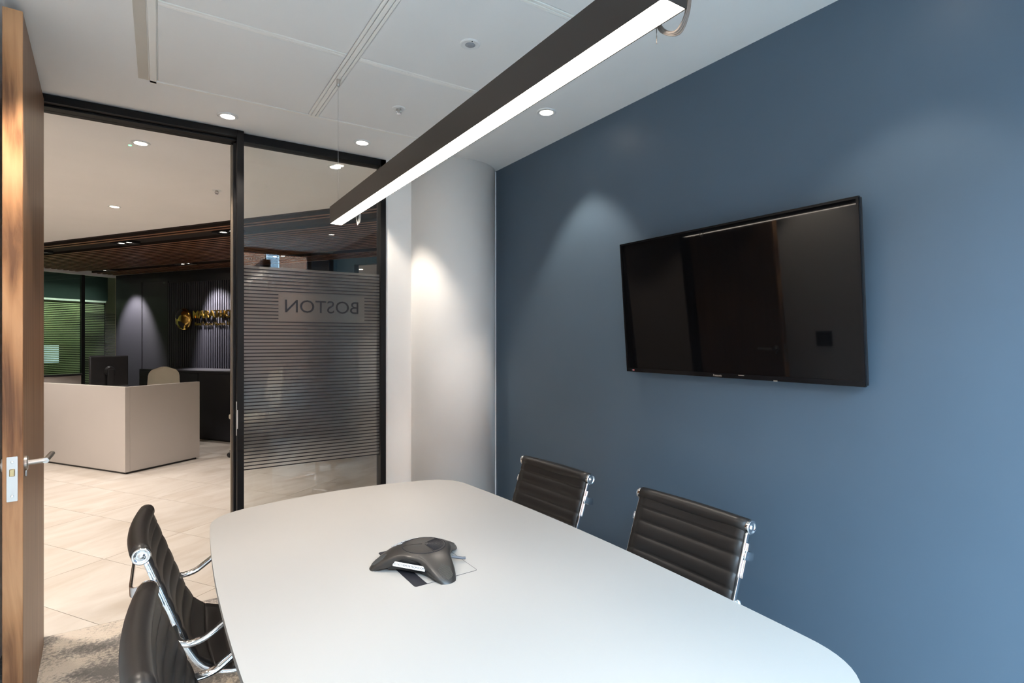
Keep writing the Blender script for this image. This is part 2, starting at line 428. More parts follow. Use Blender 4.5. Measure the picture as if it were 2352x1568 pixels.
# ---- glazed partition (window_1): frames, pane, film with stripes and room name
pt = struct(empty('window_1', (0.8, GY, 0)), 'black framed glass partition with frosted striped film')
def pl_(bm): bmesh.ops.translate(bm, vec=(-0.8, -GY, 0), verts=bm.verts); return bm
fz = 2.598
obj('head_rail', pl_(box(0.398, 1.232, GY - 0.03, GY + 0.05, 2.553, fz, bev=0.002)), M_black, pt)
obj('end_post', pl_(box(1.196, 1.232, GY - 0.03, GY + 0.05, 0, fz, bev=0.002)), M_black, pt)
obj('sill_rail', pl_(box(0.398, 1.232, GY - 0.03, GY + 0.05, 0, 0.04, bev=0.002)), M_black, pt)
obj('pane', pl_(box(0.398, 1.20, GY - 0.005, GY + 0.005, 0.03, 2.56)), M_glass, pt)
Z0, Z1 = 0.692, 1.856
NP = 58; pit = (Z1 - Z0) / NP
film = obj('frosted_film', pl_(box(0.400, 1.195, GY - 0.0078, GY - 0.0062, Z0, Z1)), M_film, pt)
pxl = hit(639, 700, (0, 1, 0), GY); pxr = hit(836, 700, (0, 1, 0), GY)
zt = hit(639, 674.5, (0, 1, 0), GY).z; zb = hit(639, 733, (0, 1, 0), GY).z
me_full = new_mesh(box(-0.3975, 0.3975, -0.0004, 0.0004, -0.0030, 0.0030), 'stripe'); me_full.materials.append(M_ink)
wl = pxl.x - 0.400; wr = 1.195 - pxr.x
me_l = new_mesh(box(0, wl, -0.0004, 0.0004, -0.0030, 0.0030), 'stripe'); me_l.materials.append(M_ink)
me_r = new_mesh(box(-wr, 0, -0.0004, 0.0004, -0.0030, 0.0030), 'stripe'); me_r.materials.append(M_ink)
for i in range(NP):
    z = Z0 + pit * i + 0.0030
    if zb < z < zt:
        obj('stripe', me_l, None, film, (0.400 - 0.8, -0.0086, z)); obj('stripe', me_r, None, film, (1.195 - 0.8, -0.0086, z))
    else:
        obj('stripe', me_full, None, film, (0.7975 - 0.8, -0.0086, z))
# room name, readable from the hall side, so mirrored from here
ta = hit(654.5, 705, (0, 1, 0), GY).x; tb = hit(822, 705, (0, 1, 0), GY).x
zz = hit(654.5, 690.5, (0, 1, 0), GY).z - hit(654.5, 720, (0, 1, 0), GY).z
tm = fit_text('BOSTON', tb - ta, zz, 0.0004)
for lm in islands(tm):
    lm.materials.append(M_ink)
    obj('letter', lm, None, film, ((ta + tb) / 2 - 0.8, -0.0086, (hit(738, 705, (0, 1, 0), GY)).z), (PI / 2, 0, PI))

# ---- door frame around the opening
df = struct(empty('trim_2', (-0.03, GY, 0)), 'black door frame around the opening into reception')
def dl(bm): bmesh.ops.translate(bm, vec=(0.03, -GY, 0), verts=bm.verts); return bm
obj('jamb', dl(box(0.362, 0.396, GY - 0.07, GY + 0.02, 0, 2.597, bev=0.002)), M_black, df)
obj('stop', dl(box(0.350, 0.362, GY - 0.01, GY + 0.02, 0, 2.54)), M_black, df)
obj('seal', dl(box(0.340, 0.385, GY + 0.022, GY + 0.06, 0, 2.54, bev=0.003)), M_bronze, df)
obj('head', dl(box(-0.50, 0.362, GY - 0.07, GY + 0.02, 2.560, 2.597, bev=0.002)), M_black, df)
obj('head_stop', dl(box(-0.50, 0.362, GY - 0.035, GY + 0.02, 2.548, 2.560, bev=0.002)), M_black, df)
obj('head_seal', dl(box(-0.50, 0.362, GY + 0.020, GY + 0.06, 2.547, 2.597, bev=0.002)), M_black, df)
obj('jamb', dl(box(-0.60, -0.505, GY - 0.07, GY + 0.06, 0, 2.597, bev=0.002)), M_black, df)
kp = obj('strike_plate', dl(box(0.3585, 0.362, GY - 0.062, GY - 0.040, 0.90, 1.09, bev=0.001)), M_alu, df)
obj('strike_lip', dl(box(0.360, 0.366, GY - 0.074, GY - 0.058, 0.94, 1.045, bev=0.002)), M_alu, kp)

# ---- wooden door, standing open
dr = struct(empty('door_1', (-0.4526, 3.318, 0), math.radians(4.07)), 'walnut door standing open with steel lever handles')
DW, DT, DH = 0.846, 0.052, 2.56
obj('leaf', box(-DT, 0, -DW + 0.012, 0, 0.008, DH, bev=0.001, seg=1), M_doorface, dr)
obj('edge_lipping', box(-DT, 0, -DW, -DW + 0.012, 0.008, DH, bev=0.001, seg=1), M_dooredge, dr)
lp = obj('latch_plate', prism(rrect(0.028, 0.152, 0.002, 2), 0, 0.003), M_alu, dr, (-DT / 2 - 0.001, -DW + 0.001, 0.960), (PI / 2, 0, 0))
obj('latch_bolt', box(-0.007, 0.007, 0.010, 0.034, 0.003, 0.010, bev=0.002), metal('brass_bolt', (0.55, 0.42, 0.22), 0.3), lp)
for yy in (-0.058, 0.058):
    obj('screw', lathe([(0, 0.0045), (0.0035, 0.0042), (0.0045, 0.003)], 12), M_chrome, lp, (0, yy, 0))
for sgn in (1, -1):
    base = Vector((0 if sgn > 0 else -DT, -DW + 0.066, 0.999))
    rose = obj('rose', lathe([(0, 0.009), (0.022, 0.009), (0.0255, 0.006), (0.0255, 0.0)], 28), M_alu, dr, base, (0, sgn * PI / 2, 0))
    L = 0.062
    pts = [(0, 0, 0.005), (0, 0, L)]
    obj('lever_neck', sweep([base + Vector((sgn * 0.006, 0, 0)), base + Vector((sgn * L, 0, 0.004))], circ(0.0095, 16)), M_alu, dr)
    lv = sweep([base + Vector((sgn * (L - 0.006), -0.009, 0.003)), base + Vector((sgn * (L + 0.004), 0.118, 0.006))], circ(0.0095, 16))
    obj('lever', lv, M_alu, dr)
    obj('escutcheon', box(base.x + sgn * 0.0, base.x + sgn * 0.006, base.y - 0.007, base.y + 0.007, base.z - 0.046, base.z - 0.024, bev=0.002), M_alu, dr)

# ================================================================== RECEPTION HALL
gb = struct(obj('floor_reception', box(-5.5, 6.5, GY + 0.001, 15.5, -0.07, -0.004), M_grout), 'cream stone tiled floor of the reception hall')
TW, TL = 0.522, 1.04
tmesh = new_mesh(box(-TW / 2 + 0.0015, TW / 2 - 0.0015, -TL / 2 + 0.0015, TL / 2 - 0.0015, -0.004, 0.0), 'tile'); tmesh.materials.append(M_tile)
a0 = 2.225
for i in range(-4, 9):
    for j in range(-5, 8):
        ac = a0 + (i + 0.5) * TW; bc = 3.84 + (j + 0.5) * TL + (0.0 if i % 2 == 0 else 0.0)
        p = AB(ac, bc)
        if p.y < GY - 0.6 or p.x < -3.0 or p.x > 3.6 or p.y > 11.5: continue
        cor = [AB(ac + sx * TW / 2, bc + sy * TL / 2) for sx in (-1, 1) for sy in (-1, 1)]
        if max(c.y for c in cor) < GY + 0.02: continue
        if min(c.y for c in cor) > GY + 0.002:
            obj('floor_tile', tmesh, None, gb, (p.x, p.y, 0), (0, 0, ANG))
        else:
            bm = bmesh.new(); bm.from_mesh(tmesh)
            bmesh.ops.transform(bm, matrix=Matrix.Translation(p) @ Matrix.Rotation(ANG, 4, 'Z'), verts=bm.verts)
            r = bmesh.ops.bisect_plane(bm, geom=bm.verts[:] + bm.edges[:] + bm.faces[:], plane_co=(0, GY + 0.002, 0), plane_no=(0, -1, 0), clear_outer=True)
            bmesh.ops.holes_fill(bm, edges=[e for e in bm.edges if e.is_boundary])
            if len(bm.faces):
                bmesh.ops.transform(bm, matrix=(Matrix.Translation(p) @ Matrix.Rotation(ANG, 4, 'Z')).inverted(), verts=bm.verts)
                obj('floor_tile', bm, M_tile, gb, (p.x, p.y, 0), (0, 0, ANG))
            else: bm.free()
struct(obj('ceiling_reception', box(-5.5, 6.5, 3.501, 15.5, RZ, RZ + 0.2), paint('white_hall_paint', (0.90, 0.885, 0.87), 0.75, 0.02)), 'white plasterboard ceiling of the reception hall')
struct(obj('wall_hall_left', box(-2.6, -2.5, GY, 15.6, -0.05, 2.7), paint('taupe_paint', (0.12, 0.108, 0.096), 0.6))); struct(obj('wall_hall_far', box(-5.5, 6.5, 15.5, 15.6, -0.05, 2.7), M_grey))
struct(obj('wall_hall_right', box(4.6, 4.7, GY, 15.6, -0.05, 2.7), M_grey))
struct(obj('wall_hall_near', box(-5.5, LX - 0.10, GY, GY + 0.08, -0.05, 2.7), M_grey)); struct(obj('wall_hall_behind', box(2.30, 6.5, GY, GY + 0.08, -0.05, 2.7), M_grey))

# everything in the hall below is laid out on its own turned axes (a to the right and away, b to the left and away)
def hb(a0, a1, b0, b1, z0, z1, **k): return box(a0, a1, b0, b1, z0, z1, **k)
HR = (0, 0, ANG)
def hobj(name, bm, mat, parent=None): return obj(name, bm, mat, parent, (0, 0, 0), HR if parent is None else (0, 0, 0))
WA = 6.04          # face of the dark wall
SZ = 2.56          # underside of the timber slats
SB0, SB1 = 2.2, 10.11
sl = struct(empty('ceiling_slats', (0, 0, 0), ANG), 'walnut slat ceiling over the reception desk')
obj('backing', hb(3.80, WA - 0.005, SB0, SB1 - 0.005, RZ - 0.008, RZ), M_darkvoid, sl)
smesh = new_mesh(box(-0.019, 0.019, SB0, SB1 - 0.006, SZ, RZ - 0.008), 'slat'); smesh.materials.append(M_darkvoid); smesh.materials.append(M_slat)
for p_ in smesh.polygons: p_.material_index = 1 if p_.normal.z < -0.5 else 0  # shade between slats is put into the dark side colour; undersides stay walnut
gaps = ((4.005, 4.18), (5.48, 5.665))
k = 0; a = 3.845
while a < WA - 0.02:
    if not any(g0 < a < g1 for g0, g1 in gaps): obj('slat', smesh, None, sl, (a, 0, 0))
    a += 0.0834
def wide(a0, a1): obj('infill_board', hb(a0, a1, SB0, SB1 - 0.006, RZ - 0.012, RZ - 0.007), M_slat, sl)
# dark panelled wall with fluted feature
B_end = 5.37
dw = struct(empty('wall_dark', (0, 0, 0), ANG), 'midnight dark panelled wall behind the reception desk')
obj('backing', hb(WA + 0.012, WA + 0.10, B_end, SB1, 0, SZ), M_darkpanel, dw)
def b_at(px, a=WA): return to_ab(hit(px, 700, AX, a))[1]
bq = [b_at(275), b_at(328), b_at(386)]
zt_ = hit(330, 648, AX, WA).z
obj('panel', hb(WA, WA + 0.012, bq[1] + 0.03, bq[0], 0.01, zt_, bev=0.002), M_darkpanel, dw)
obj('panel', hb(WA, WA + 0.012, bq[2] + 0.006, bq[1] - 0.03, 0.01, zt_, bev=0.002), M_darkpanel, dw)
fz0 = hit(460, 852, AX, WA).z; fz1 = hit(460, 646, AX, WA).z
obj('panel', hb(WA, WA + 0.012, 7.1, bq[2], 0.01, fz0 - 0.01, bev=0.002), M_darkpanel, dw)
obj('panel', hb(WA, WA + 0.012, B_end, 7.09, 0.01, fz0 - 0.01, bev=0.002), M_darkpanel, dw)
fp = 0.0505
fm_me = new_mesh(box(-0.030, 0.0, -0.0145, 0.0145, fz0, fz1, bev=0.005), 'flute'); fm_me.materials.append(M_flute)
nf = int((bq[2] - 0.03 - 5.9) / fp)
for i in range(nf): obj('flute', fm_me, None, dw, (WA + 0.012, bq[2] - 0.04 - i * fp, 0))
obj('panel', hb(WA, WA + 0.012, B_end, 5.86, fz0, zt_, bev=0.002), M_darkpanel, dw)

cz = tag(empty('storage_cupboard', AB(5.42, 5.9, 0), ANG), 'low black storage cupboard along the foot of the dark wall', 'cupboard')
obj('carcass', box(0.02, 0.60, 0.0, 2.60, 0.03, 0.955, bev=0.002), M_darkpanel, cz)
obj('worktop', box(0.0, 0.60, 0.0, 2.60, 0.956, 0.985, bev=0.002), M_darkpanel, cz)
for i in range(4): obj('cupboard_door', box(0.0, 0.019, 0.005 + i * 0.65, 0.645 + i * 0.65, 0.03, 0.953, bev=0.002), M_darkpanel, cz)
obj('plinth', box(0.03, 0.58, 0.01, 2.59, 0.0, 0.029), M_blackplas, cz)

# gold globe emblem and lettering standing off the flutes
SA = WA - 0.055
sg = tag(empty('wall_sign', (0, 0, 0), ANG), 'gold globe emblem and raised gold lettering on the fluted dark wall', 'sign')
gc = hit(422.5, 733, AX, SA); ga, gbb = to_ab(gc)
gr = 25.5 / F * ray(422.5, 733).dot(FW) * (hit(422.5, 733, AX, SA) - Vector((0, 0, HC))).dot(FW) / ray(422.5, 733).dot(FW)
bm = lathe([(gr * math.cos(t), gr * 0.45 * math.sin(t)) for t in [PI / 2 * (1 - q / 8.0) for q in range(8)]] + [(gr, 0), (gr, -0.012), (0, -0.012)], 40)
gl_ = obj('globe', bm, M_gold, sg, (SA, gbb, gc.z), (0, -PI / 2, 0))
for p in gl_.data.polygons: p.use_smooth = True
# two dark continents lying on the dome (u right, v up, unit disc)
def on_dome(u, v, lift=1.02):
    rr = min(0.999, math.hypot(u, v)); h = math.sqrt(1 - rr * rr)
    return Vector((-(gr * 0.45 * h * lift + 0.002), -u * gr, v * gr))
north = [(-0.75, 0.45), (-0.45, 0.80), (0.0, 0.92), (0.25, 0.75), (0.10, 0.55), (0.22, 0.35), (-0.05, 0.30), (-0.15, 0.05), (-0.35, -0.02), (-0.55, 0.15)]
south = [(-0.15, -0.18), (0.15, -0.20), (0.55, -0.45), (0.42, -0.62), (0.25, -0.85), (0.10, -0.90), (0.0, -0.62), (-0.18, -0.45)]
for shp in (north, south):
    bm = bmesh.new(); cu = sum(p[0] for p in shp) / len(shp); cv = sum(p[1] for p in shp) / len(shp)
    fine_ = []
    for i in range(len(shp)):
        for q in range(3):
            t = q / 3; a_ = shp[i]; b_ = shp[(i + 1) % len(shp)]; fine_.append((a_[0] + (b_[0] - a_[0]) * t, a_[1] + (b_[1] - a_[1]) * t))
    rings = []
    for s_ in (1.0, 0.66, 0.33): rings.append([bm.verts.new(on_dome(cu + (u - cu) * s_, cv + (v_ - cv) * s_)) for u, v_ in fine_])
    c0 = bm.verts.new(on_dome(cu, cv)); n_ = len(fine_)
    for r0_, r1_ in zip(rings, rings[1:]):
        for i in range(n_): bm.faces.new((r0_[i], r0_[(i + 1) % n_], r1_[(i + 1) % n_], r1_[i]))
    for i in range(n_): bm.faces.new((rings[-1][i], rings[-1][(i + 1) % n_], c0))
    r_ = bmesh.ops.extrude_face_region(bm, geom=bm.faces[:])
    bmesh.ops.translate(bm, vec=(0.004, 0, 0), verts=[g for g in r_['geom'] if isinstance(g, bmesh.types.BMVert)])
    obj('continent', bm, M_ink, sg, (SA, gbb, gc.z))
l0 = to_ab(hit(445, 722, AX, SA))[1]; l1 = to_ab(hit(532.5, 722, AX, SA))[1]
wid7 = l0 - l1
probe = text_mesh('MARATHO', 1.0, 0.1, 'CENTER', 0.012); full = text_mesh('MARATHON', 1.0, 0.1, 'CENTER', 0.012)
wp = lambda m_: max(v.co.x for v in m_.vertices) - min(v.co.x for v in m_.vertices)
width = wid7 * wp(full) / wp(probe)
zt1 = hit(470, 712.5, AX, SA).z; zt0 = hit(470, 730.5, AX, SA).z
wm = fit_text('MARATHON', width, zt1 - zt0, 0.014, 0.012)
for lm in islands(wm):
    lm.materials.append(M_gold)
    obj('letter', lm, None, sg, (SA, l0 - width / 2, (zt0 + zt1) / 2), (PI / 2, 0, -PI / 2))
zs1 = hit(470, 739.5, AX, SA).z; zs0 = hit(470, 747, AX, SA).z
sub = fit_text('Real Estate Finance UK', l0 - l1 - 0.01, zs1 - zs0, 0.006, 0.004)
lt_ = obj('lettering', sub, M_gold, sg, (SA + 0.012, l0 - (l0 - l1) / 2 - 0.01, (zs0 + zs1) / 2), (PI / 2, 0, -PI / 2))

lt_['kind'] = 'stuff'
# teal recess right of the dark wall, with an opening to a lit room
struct(hobj('wall_teal', hb(WA + 0.101, 6.22, B_end, B_end + 0.10, 0, RZ), M_teal), 'teal wall return beside the dark panelled wall')
struct(hobj('wall_teal_end', hb(6.22, 6.32, 5.07, B_end + 0.10, 0, RZ), M_teal), 'teal wall around the far opening')
struct(hobj('wall_teal_lintel', hb(6.22, 6.32, 2.4, 5.07, 2.50, RZ), M_teal), 'teal lintel over the far opening')
struct(hobj('wall_far_room', hb(8.6, 8.7, 1.5, 7.2, 0, RZ), M_grey), 'pale wall of the room beyond the far opening')
struct(hobj('wall_far_room_side', hb(6.40, 8.6, 7.1, 7.2, 0, RZ), M_grey))

# glazed screen left of the dark wall, the office behind it
gs = struct(empty('window_3', (0, 0, 0), ANG), 'green tinted glass screen with dark mullion left of the dark wall')
GB = SB1
obj('head_trim', hb(3.2, WA + 0.01, GB, GB + 0.06, SZ - 0.045, RZ), M_trimw, gs)
obj('pane', hb(3.2, 5.515, GB + 0.02, GB + 0.03, 0.04, SZ - 0.045), M_green, gs)
obj('pane', hb(5.565, WA + 0.01, GB + 0.02, GB + 0.03, 0.04, SZ - 0.045), M_green, gs)
obj('mullion', hb(5.516, 5.564, GB, GB + 0.055, 0.0, SZ - 0.046, bev=0.003), M_black, gs)
obj('sill_rail', hb(3.2, WA + 0.01, GB, GB + 0.055, 0.0, 0.04), M_black, gs)
fl = bmesh.new()
q = 0.64
while q < 1.90:
    box(5.566, WA + 0.008, GB + 0.0155, GB + 0.0175, q, q + 0.0095, fl); q += 0.0274
st = obj('film_stripes', fl, M_ink, gs); st['kind'] = 'stuff'
struct(hobj('wall_office_back', hb(2.7, 7.8, 13.7, 13.8, 0, RZ), M_grey), 'back wall of the office behind the green glass')
struct(hobj('wall_office_side', hb(7.3, 7.4, GB + 0.1, 13.7, 0, RZ), M_grey))
struct(hobj('wall_office_left', hb(2.7, 2.8, GB + 0.1, 13.7, 0, RZ), M_grey))
struct(hobj('wall_office_column', hb(6.30, 6.80, 10.9, 11.4, 0, RZ), paint('cream_column', (0.62, 0.56, 0.46), 0.6)), 'cream column behind the green glass screen')
struct(hobj('wall_office_bulkhead', hb(3.2, 6.25, 10.68, 10.78, 2.14, RZ), paint('dark_teal_board', (0.020, 0.034, 0.036), 0.6)), 'dark teal bulkhead above the blind behind the green glass')
blo = tag(empty('window_blind', AB(4.75, 10.70, 0.45), ANG), 'green venetian blind seen through the tinted glass', 'blind')
bb = bmesh.new()
for i in range(54):
    z = 0.02 + i * 0.031
    box(-1.45, 1.45, -0.004, 0.004, z, z + 0.0165, bb)
struct(hobj('blind_backing', hb(3.25, 6.24, 10.74, 10.77, 0.40, 2.139), M_darkvoid), 'dark panel added behind the venetian blind to darken its gaps')  # dark sheet added so the gaps between blind slats read dark
so = obj('slats', bb, M_blind, blo); so['kind'] = 'stuff'
obj('head_box', box(-1.47, 1.47, -0.02, 0.02, 1.655, 1.688), M_trimw, blo)
obj('divider', box(0.47, 0.50, -0.02, -0.008, 0.0, 1.655), M_black, blo)
pq = hit(122, 812, BX, 10.66); pa, pb_ = to_ab(pq)
ws = tag(empty('wall_screen', AB(pa, 10.722, pq.z), ANG), 'small bright screen glowing behind the green glass', 'screen')
obj('bezel', box(-0.125, 0.125, -0.006, 0.012, -0.165, 0.165, bev=0.003), M_blackplas, ws)
obj('display', box(-0.11, 0.11, -0.009, -0.0065, -0.15, 0.15), emit('lit_display', (0.65, 0.82, 1.0), 0.4), ws)
la = bpy.data.lights.new('blind_fill_light', 'AREA'); la.shape = 'RECTANGLE'; la.size = 2.4; la.size_y = 0.22; la.energy = 11; la.color = (0.94, 1.0, 0.86)  # added lamp, with its panel below, to light the front of the blind
la.spread = math.radians(95)
lo = bpy.data.objects.new('blind_fill_light', la); lo.location = AB(4.9, 10.42, RZ - 0.03); lo.rotation_euler = (0, 0, ANG); COL.objects.link(lo)
op = tag(empty('blind_fill_panel', AB(4.9, 10.42, RZ), ANG), 'flat panel light added behind the green glass to brighten the blind', 'fill light')
obj('frame', box(-1.24, 1.24, -0.14, 0.14, -0.012, 0), M_trimw, op); obj('diffuser', box(-1.2, 1.2, -0.11, 0.11, -0.016, -0.0125), emit('panel_diffuser', (0.9, 1, 0.86), 0.5), op)

# ---- reception desk
DZ = 0.93
rd = tag(empty('reception_desk', AB(3.70, 6.03, 0), ANG), 'pale angular reception desk with dark plinth in front of dark wall', 'desk')
obj('plinth', box(0.02, 0.83, 0.02, 0.75, 0, 0.022), M_blackplas, rd); obj('plinth', box(0.02, 0.42, 0.751, 2.68, 0, 0.022), M_blackplas, rd)
obj('front_panel', box(0.0, 0.05, 0.0, 2.7, 0.022, DZ, bev=0.002), M_deskf, rd)
obj('end_panel', box(0.051, 0.86, 0.0, 0.05, 0.022, DZ, bev=0.002), M_deskf, rd)
obj('return_panel', box(0.051, 1.0, 2.60, 2.65, 0.022, DZ + 0.0, bev=0.002), M_deskf, rd)
obj('worktop', box(0.051, 0.70, 0.051, 2.599, 0.71, 0.74, bev=0.002), M_deskf, rd)
obj('return_cap', box(0.04, 1.01, 2.585, 2.665, DZ + 0.001, DZ + 0.028, bev=0.006), M_blackplas, rd)
obj('pedestal', box(0.20, 0.62, 1.9, 2.4, 0.022, 0.70, bev=0.003), M_deskf, rd)
# monitor seen from behind
pm = hit(252, 850, AX, 4.10)
mo = tag(empty('computer_monitor', Vector((pm.x, pm.y, 0.74)), 0.0), 'black computer monitor seen from behind on the reception desk', 'monitor')
mo.rotation_euler = (0, 0, math.radians(28))
obj('base', box(-0.12, 0.12, -0.09, 0.09, 0, 0.015, bev=0.004), M_blackplas, mo)
obj('stem', box(-0.035, 0.035, -0.035, -0.005, 0.012, 0.34, bev=0.006), M_blackplas, mo)
obj('housing', box(-0.205, 0.205, 0.0, 0.035, 0.135, 0.50, bev=0.012), M_blackplas, mo)
obj('rear_boss', lathe([(0.0, 0.03), (0.045, 0.028), (0.06, 0.0)], 24), M_blackplas, mo, (0, -0.001, 0.32), (PI / 2, 0, 0))
obj('screen', box(-0.19, 0.19, 0.0352, 0.037, 0.15, 0.485), M_screen, mo)
pm2 = hit(284, 872, AX, 4.0)
dp = tag(empty('desk_phone', Vector((pm2.x, pm2.y, 0.74)), math.radians(28)), 'small black desk phone beside the monitor on the reception desk', 'phone')
obj('body', prism([(-0.09, -0.10), (0.09, -0.10), (0.09, 0.10), (-0.09, 0.10)], 0, 0.03, 0.006), M_blackplas, dp)
obj('display', box(-0.07, 0.07, 0.03, 0.045, 0.03, 0.16, bev=0.004), M_blackplas, dp)
obj('handset', sweep(spline([(-0.06, -0.09, 0.05), (-0.06, -0.05, 0.075), (-0.06, 0.03, 0.12), (-0.06, 0.06, 0.16)], 4), rrect(0.04, 0.026, 0.01)), M_blackplas, dp)

# ---- office chair behind the desk (and a second one, mostly hidden)
def office_chair(loc, rz, label):
    t = tag(empty('office_chair', loc, rz), label, 'chair', 'cream office chairs at reception')
    bm = bmesh.new(); nx, nz = 10, 12; fr_ = []; 
    for d_ in (0, -0.03):
        g = []
        for i in range(nz + 1):
            v_ = i / nz; row = []
            for j in range(nx + 1):
                u_ = j / nx * 2 - 1
                wd = 0.200 * (1 - 0.10 * v_) * math.sqrt(max(0.02, 1 - max(0.0, (v_ - 0.72) / 0.285) ** 2.6))
                row.append(bm.verts.new((u_ * wd, -0.24 - 0.07 * v_ + 0.035 * u_ * u_ + d_, 0.56 + 0.50 * v_)))
            g.append(row)
        fr_.append(g)
    A_, B_ = fr_
    for g, fl_ in ((A_, False), (B_, True)):
        for i in range(nz):
            for j in range(nx):
                f_ = (g[i][j], g[i][j + 1], g[i + 1][j + 1], g[i + 1][j]); bm.faces.new(f_[::-1] if fl_ else f_)
    for i in range(nz):
        for j in (0, nx): bm.faces.new((A_[i][j], A_[i + 1][j], B_[i + 1][j], B_[i][j]))
    for j in range(nx):
        for i in (0, nz): bm.faces.new((A_[i][j], A_[i][j + 1], B_[i][j + 1], B_[i][j]))
    obj('backrest', bm, M_cream, t)
    obj('seat', prism([(p[0], p[1] + 0.0) for p in rrect(0.50, 0.48, 0.08, 4)], 0.44, 0.50, 0.015), M_cream, t)
    obj('back_bracket', sweep(spline([(0, -0.10, 0.42), (0, -0.30, 0.44), (0, -0.325, 0.60), (0, -0.345, 0.80)], 6), rrect(0.06, 0.022, 0.006)), M_blackplas, t)
    obj('gas_post', lathe([(0.03, 0.10), (0.03, 0.25), (0.018, 0.26), (0.018, 0.44)], 16), M_blackplas, t)
    for k_ in range(5):
        th = 2 * PI * k_ / 5 + 0.3; d = Vector((math.cos(th), math.sin(th), 0))
        obj('leg', sweep([d * 0.02 + Vector((0, 0, 0.11)), d * 0.30 + Vector((0, 0, 0.075))], rrect(0.045, 0.03, 0.008), scale=[1, 0.65]), M_blackplas, t)
        bm = bmesh.new(); 
        for s_ in (-1, 1):
            lathe([(0, -0.009), (0.027, -0.009), (0.03, -0.005), (0.03, 0.005), (0.027, 0.009), (0, 0.009)], 16, bm,
                  Matrix.Translation(d * 0.30 + Vector((-d.y, d.x, 0)) * 0.014 * s_ + Vector((0, 0, 0.03))) @ Matrix.Rotation(th, 4, 'Z') @ Matrix.Rotation(PI / 2, 4, 'X'))
        box(-0.008, 0.008, -0.004, 0.004, 0.03, 0.072, bm) if False else None
        obj('caster', bm, M_blackplas, t)
    for s_ in (-1, 1):
        obj('armrest', sweep(spline([(s_ * 0.22, -0.02, 0.455), (s_ * 0.285, -0.02, 0.47), (s_ * 0.29, -0.02, 0.66)], 4), rrect(0.05, 0.02, 0.006)), M_blackplas, t)
        obj('arm_pad', box(s_ * 0.29 - 0.04, s_ * 0.29 + 0.04, -0.14, 0.12, 0.655, 0.68, bev=0.008), M_blackplas, t)
    return t
cc = AB(4.86, 7.16, 0)
office_chair(cc, ANG + math.radians(140), 'cream office chair with rounded back behind the reception desk')
c2 = at_z(563, 1022, 0.0)
office_chair(AB(5.03, 5.65, 0), math.radians(106.8), 'office chair mostly hidden behind the black door jamb')

# ================================================================== LAMPS
def spot(name, loc, power, size, col, blend=0.6, target=None, radius=0.03):
    l = bpy.data.lights.new(name, 'SPOT'); l.energy = power; l.spot_size = math.radians(size); l.spot_blend = blend
    l.color = col; l.shadow_soft_size = radius
    o = bpy.data.objects.new(name, l); o.location = loc
    if target is not None: o.rotation_euler = (Vector(target) - Vector(loc)).to_track_quat('-Z', 'Y').to_euler()
    COL.objects.link(o); return o
ring_me = new_mesh(lathe([(0.050, 0.0), (0.050, -0.0025), (0.046, -0.005), (0.036, -0.005), (0.034, -0.002), (0.034, 0.0)], 36), 'trim_ring', True); ring_me.materials.append(M_whiteplas)
disc_me = new_mesh(lathe([(0.0, -0.0035), (0.028, -0.0035), (0.0335, -0.0015), (0.0335, 0.0)], 32), 'lamp_face', True)
disc_warm = disc_me.copy(); disc_me.materials.append(M_led); disc_warm.materials.append(M_led2)
bez_me = new_mesh(lathe([(0.0342, -0.0052), (0.0355, -0.0056), (0.0362, -0.0050)], 32), 'bezel', True); bez_me.materials.append(M_greyplas)
def downlight(p, label, power, size, col, warm=False, group='ceiling downlights', blend=0.4):
    t = tag(empty('downlight', p), label, 'downlight', group)
    obj('trim_ring', ring_me, None, t); obj('bezel', bez_me, None, t); obj('lamp_face', disc_warm if warm else disc_me, None, t)
    spot('downlight_beam', (p[0], p[1], p[2] - 0.02), power, size, col, blend).parent = None
    return t
WM = (1.0, 0.90, 0.82); NW = (1.0, 0.88, 0.75)
PD = 18
downlight(at_z(523, 266, CZ), 'white downlight in the ceiling just above the black door head', PD, 80, NW)
downlight(at_z(832, 327, CZ), 'white downlight in the ceiling above the frosted glass partition', PD, 80, NW)
downlight(at_z(1255, 257, CZ), 'white downlight in the ceiling near the blue wall', PD * 1.25, 80, NW)
downlight((1.60, 0.72, CZ), 'white downlight near the blue wall, above the television out of frame', PD * 0.5, 80, NW)
downlight((-0.30, 0.90, CZ), 'unseen white downlight added near the left wall for warm bounce', PD * 2.2, 80, NW)  # this and the next are unseen lamps added for bounce off the wall
downlight((-0.28, 2.23, CZ), 'unseen white downlight added beside the open door for warm bounce', PD * 2.2, 80, NW)
# hall downlights
PH = 5; PHH = 74
downlight(at_z(323, 328, RZ), 'lit downlight with green indicator beside it, reception ceiling', PH, 110, WM, True, 'reception downlights')
downlight(at_z(263, 474, RZ), 'small lit downlight furthest left on the reception ceiling', PH, 110, WM, True, 'reception downlights')
downlight(at_z(770, 383, RZ), 'lit downlight seen through the glass partition beside the hanging wire', PH, 110, WM, True, 'reception downlights')
for i, (x_, y_) in enumerate(((-1.2, 4.2), (-1.4, 5.4), (-1.6, 6.6), (-1.9, 4.7), (-2.1, 8.0))):  # unseen lamps added so floor bounce brightens the hall ceiling
    downlight((x_, y_, RZ), ('first', 'second', 'third', 'fourth', 'fifth')[i] + ' added downlight, unseen left of the walnut door, brightening the hall', PHH, 110, WM, True, 'reception downlights')
rp = at_z(829, 618, RZ)
downlight(rp, 'lit downlight in the far room seen above the film', 26, 120, WM, True, 'reception downlights')
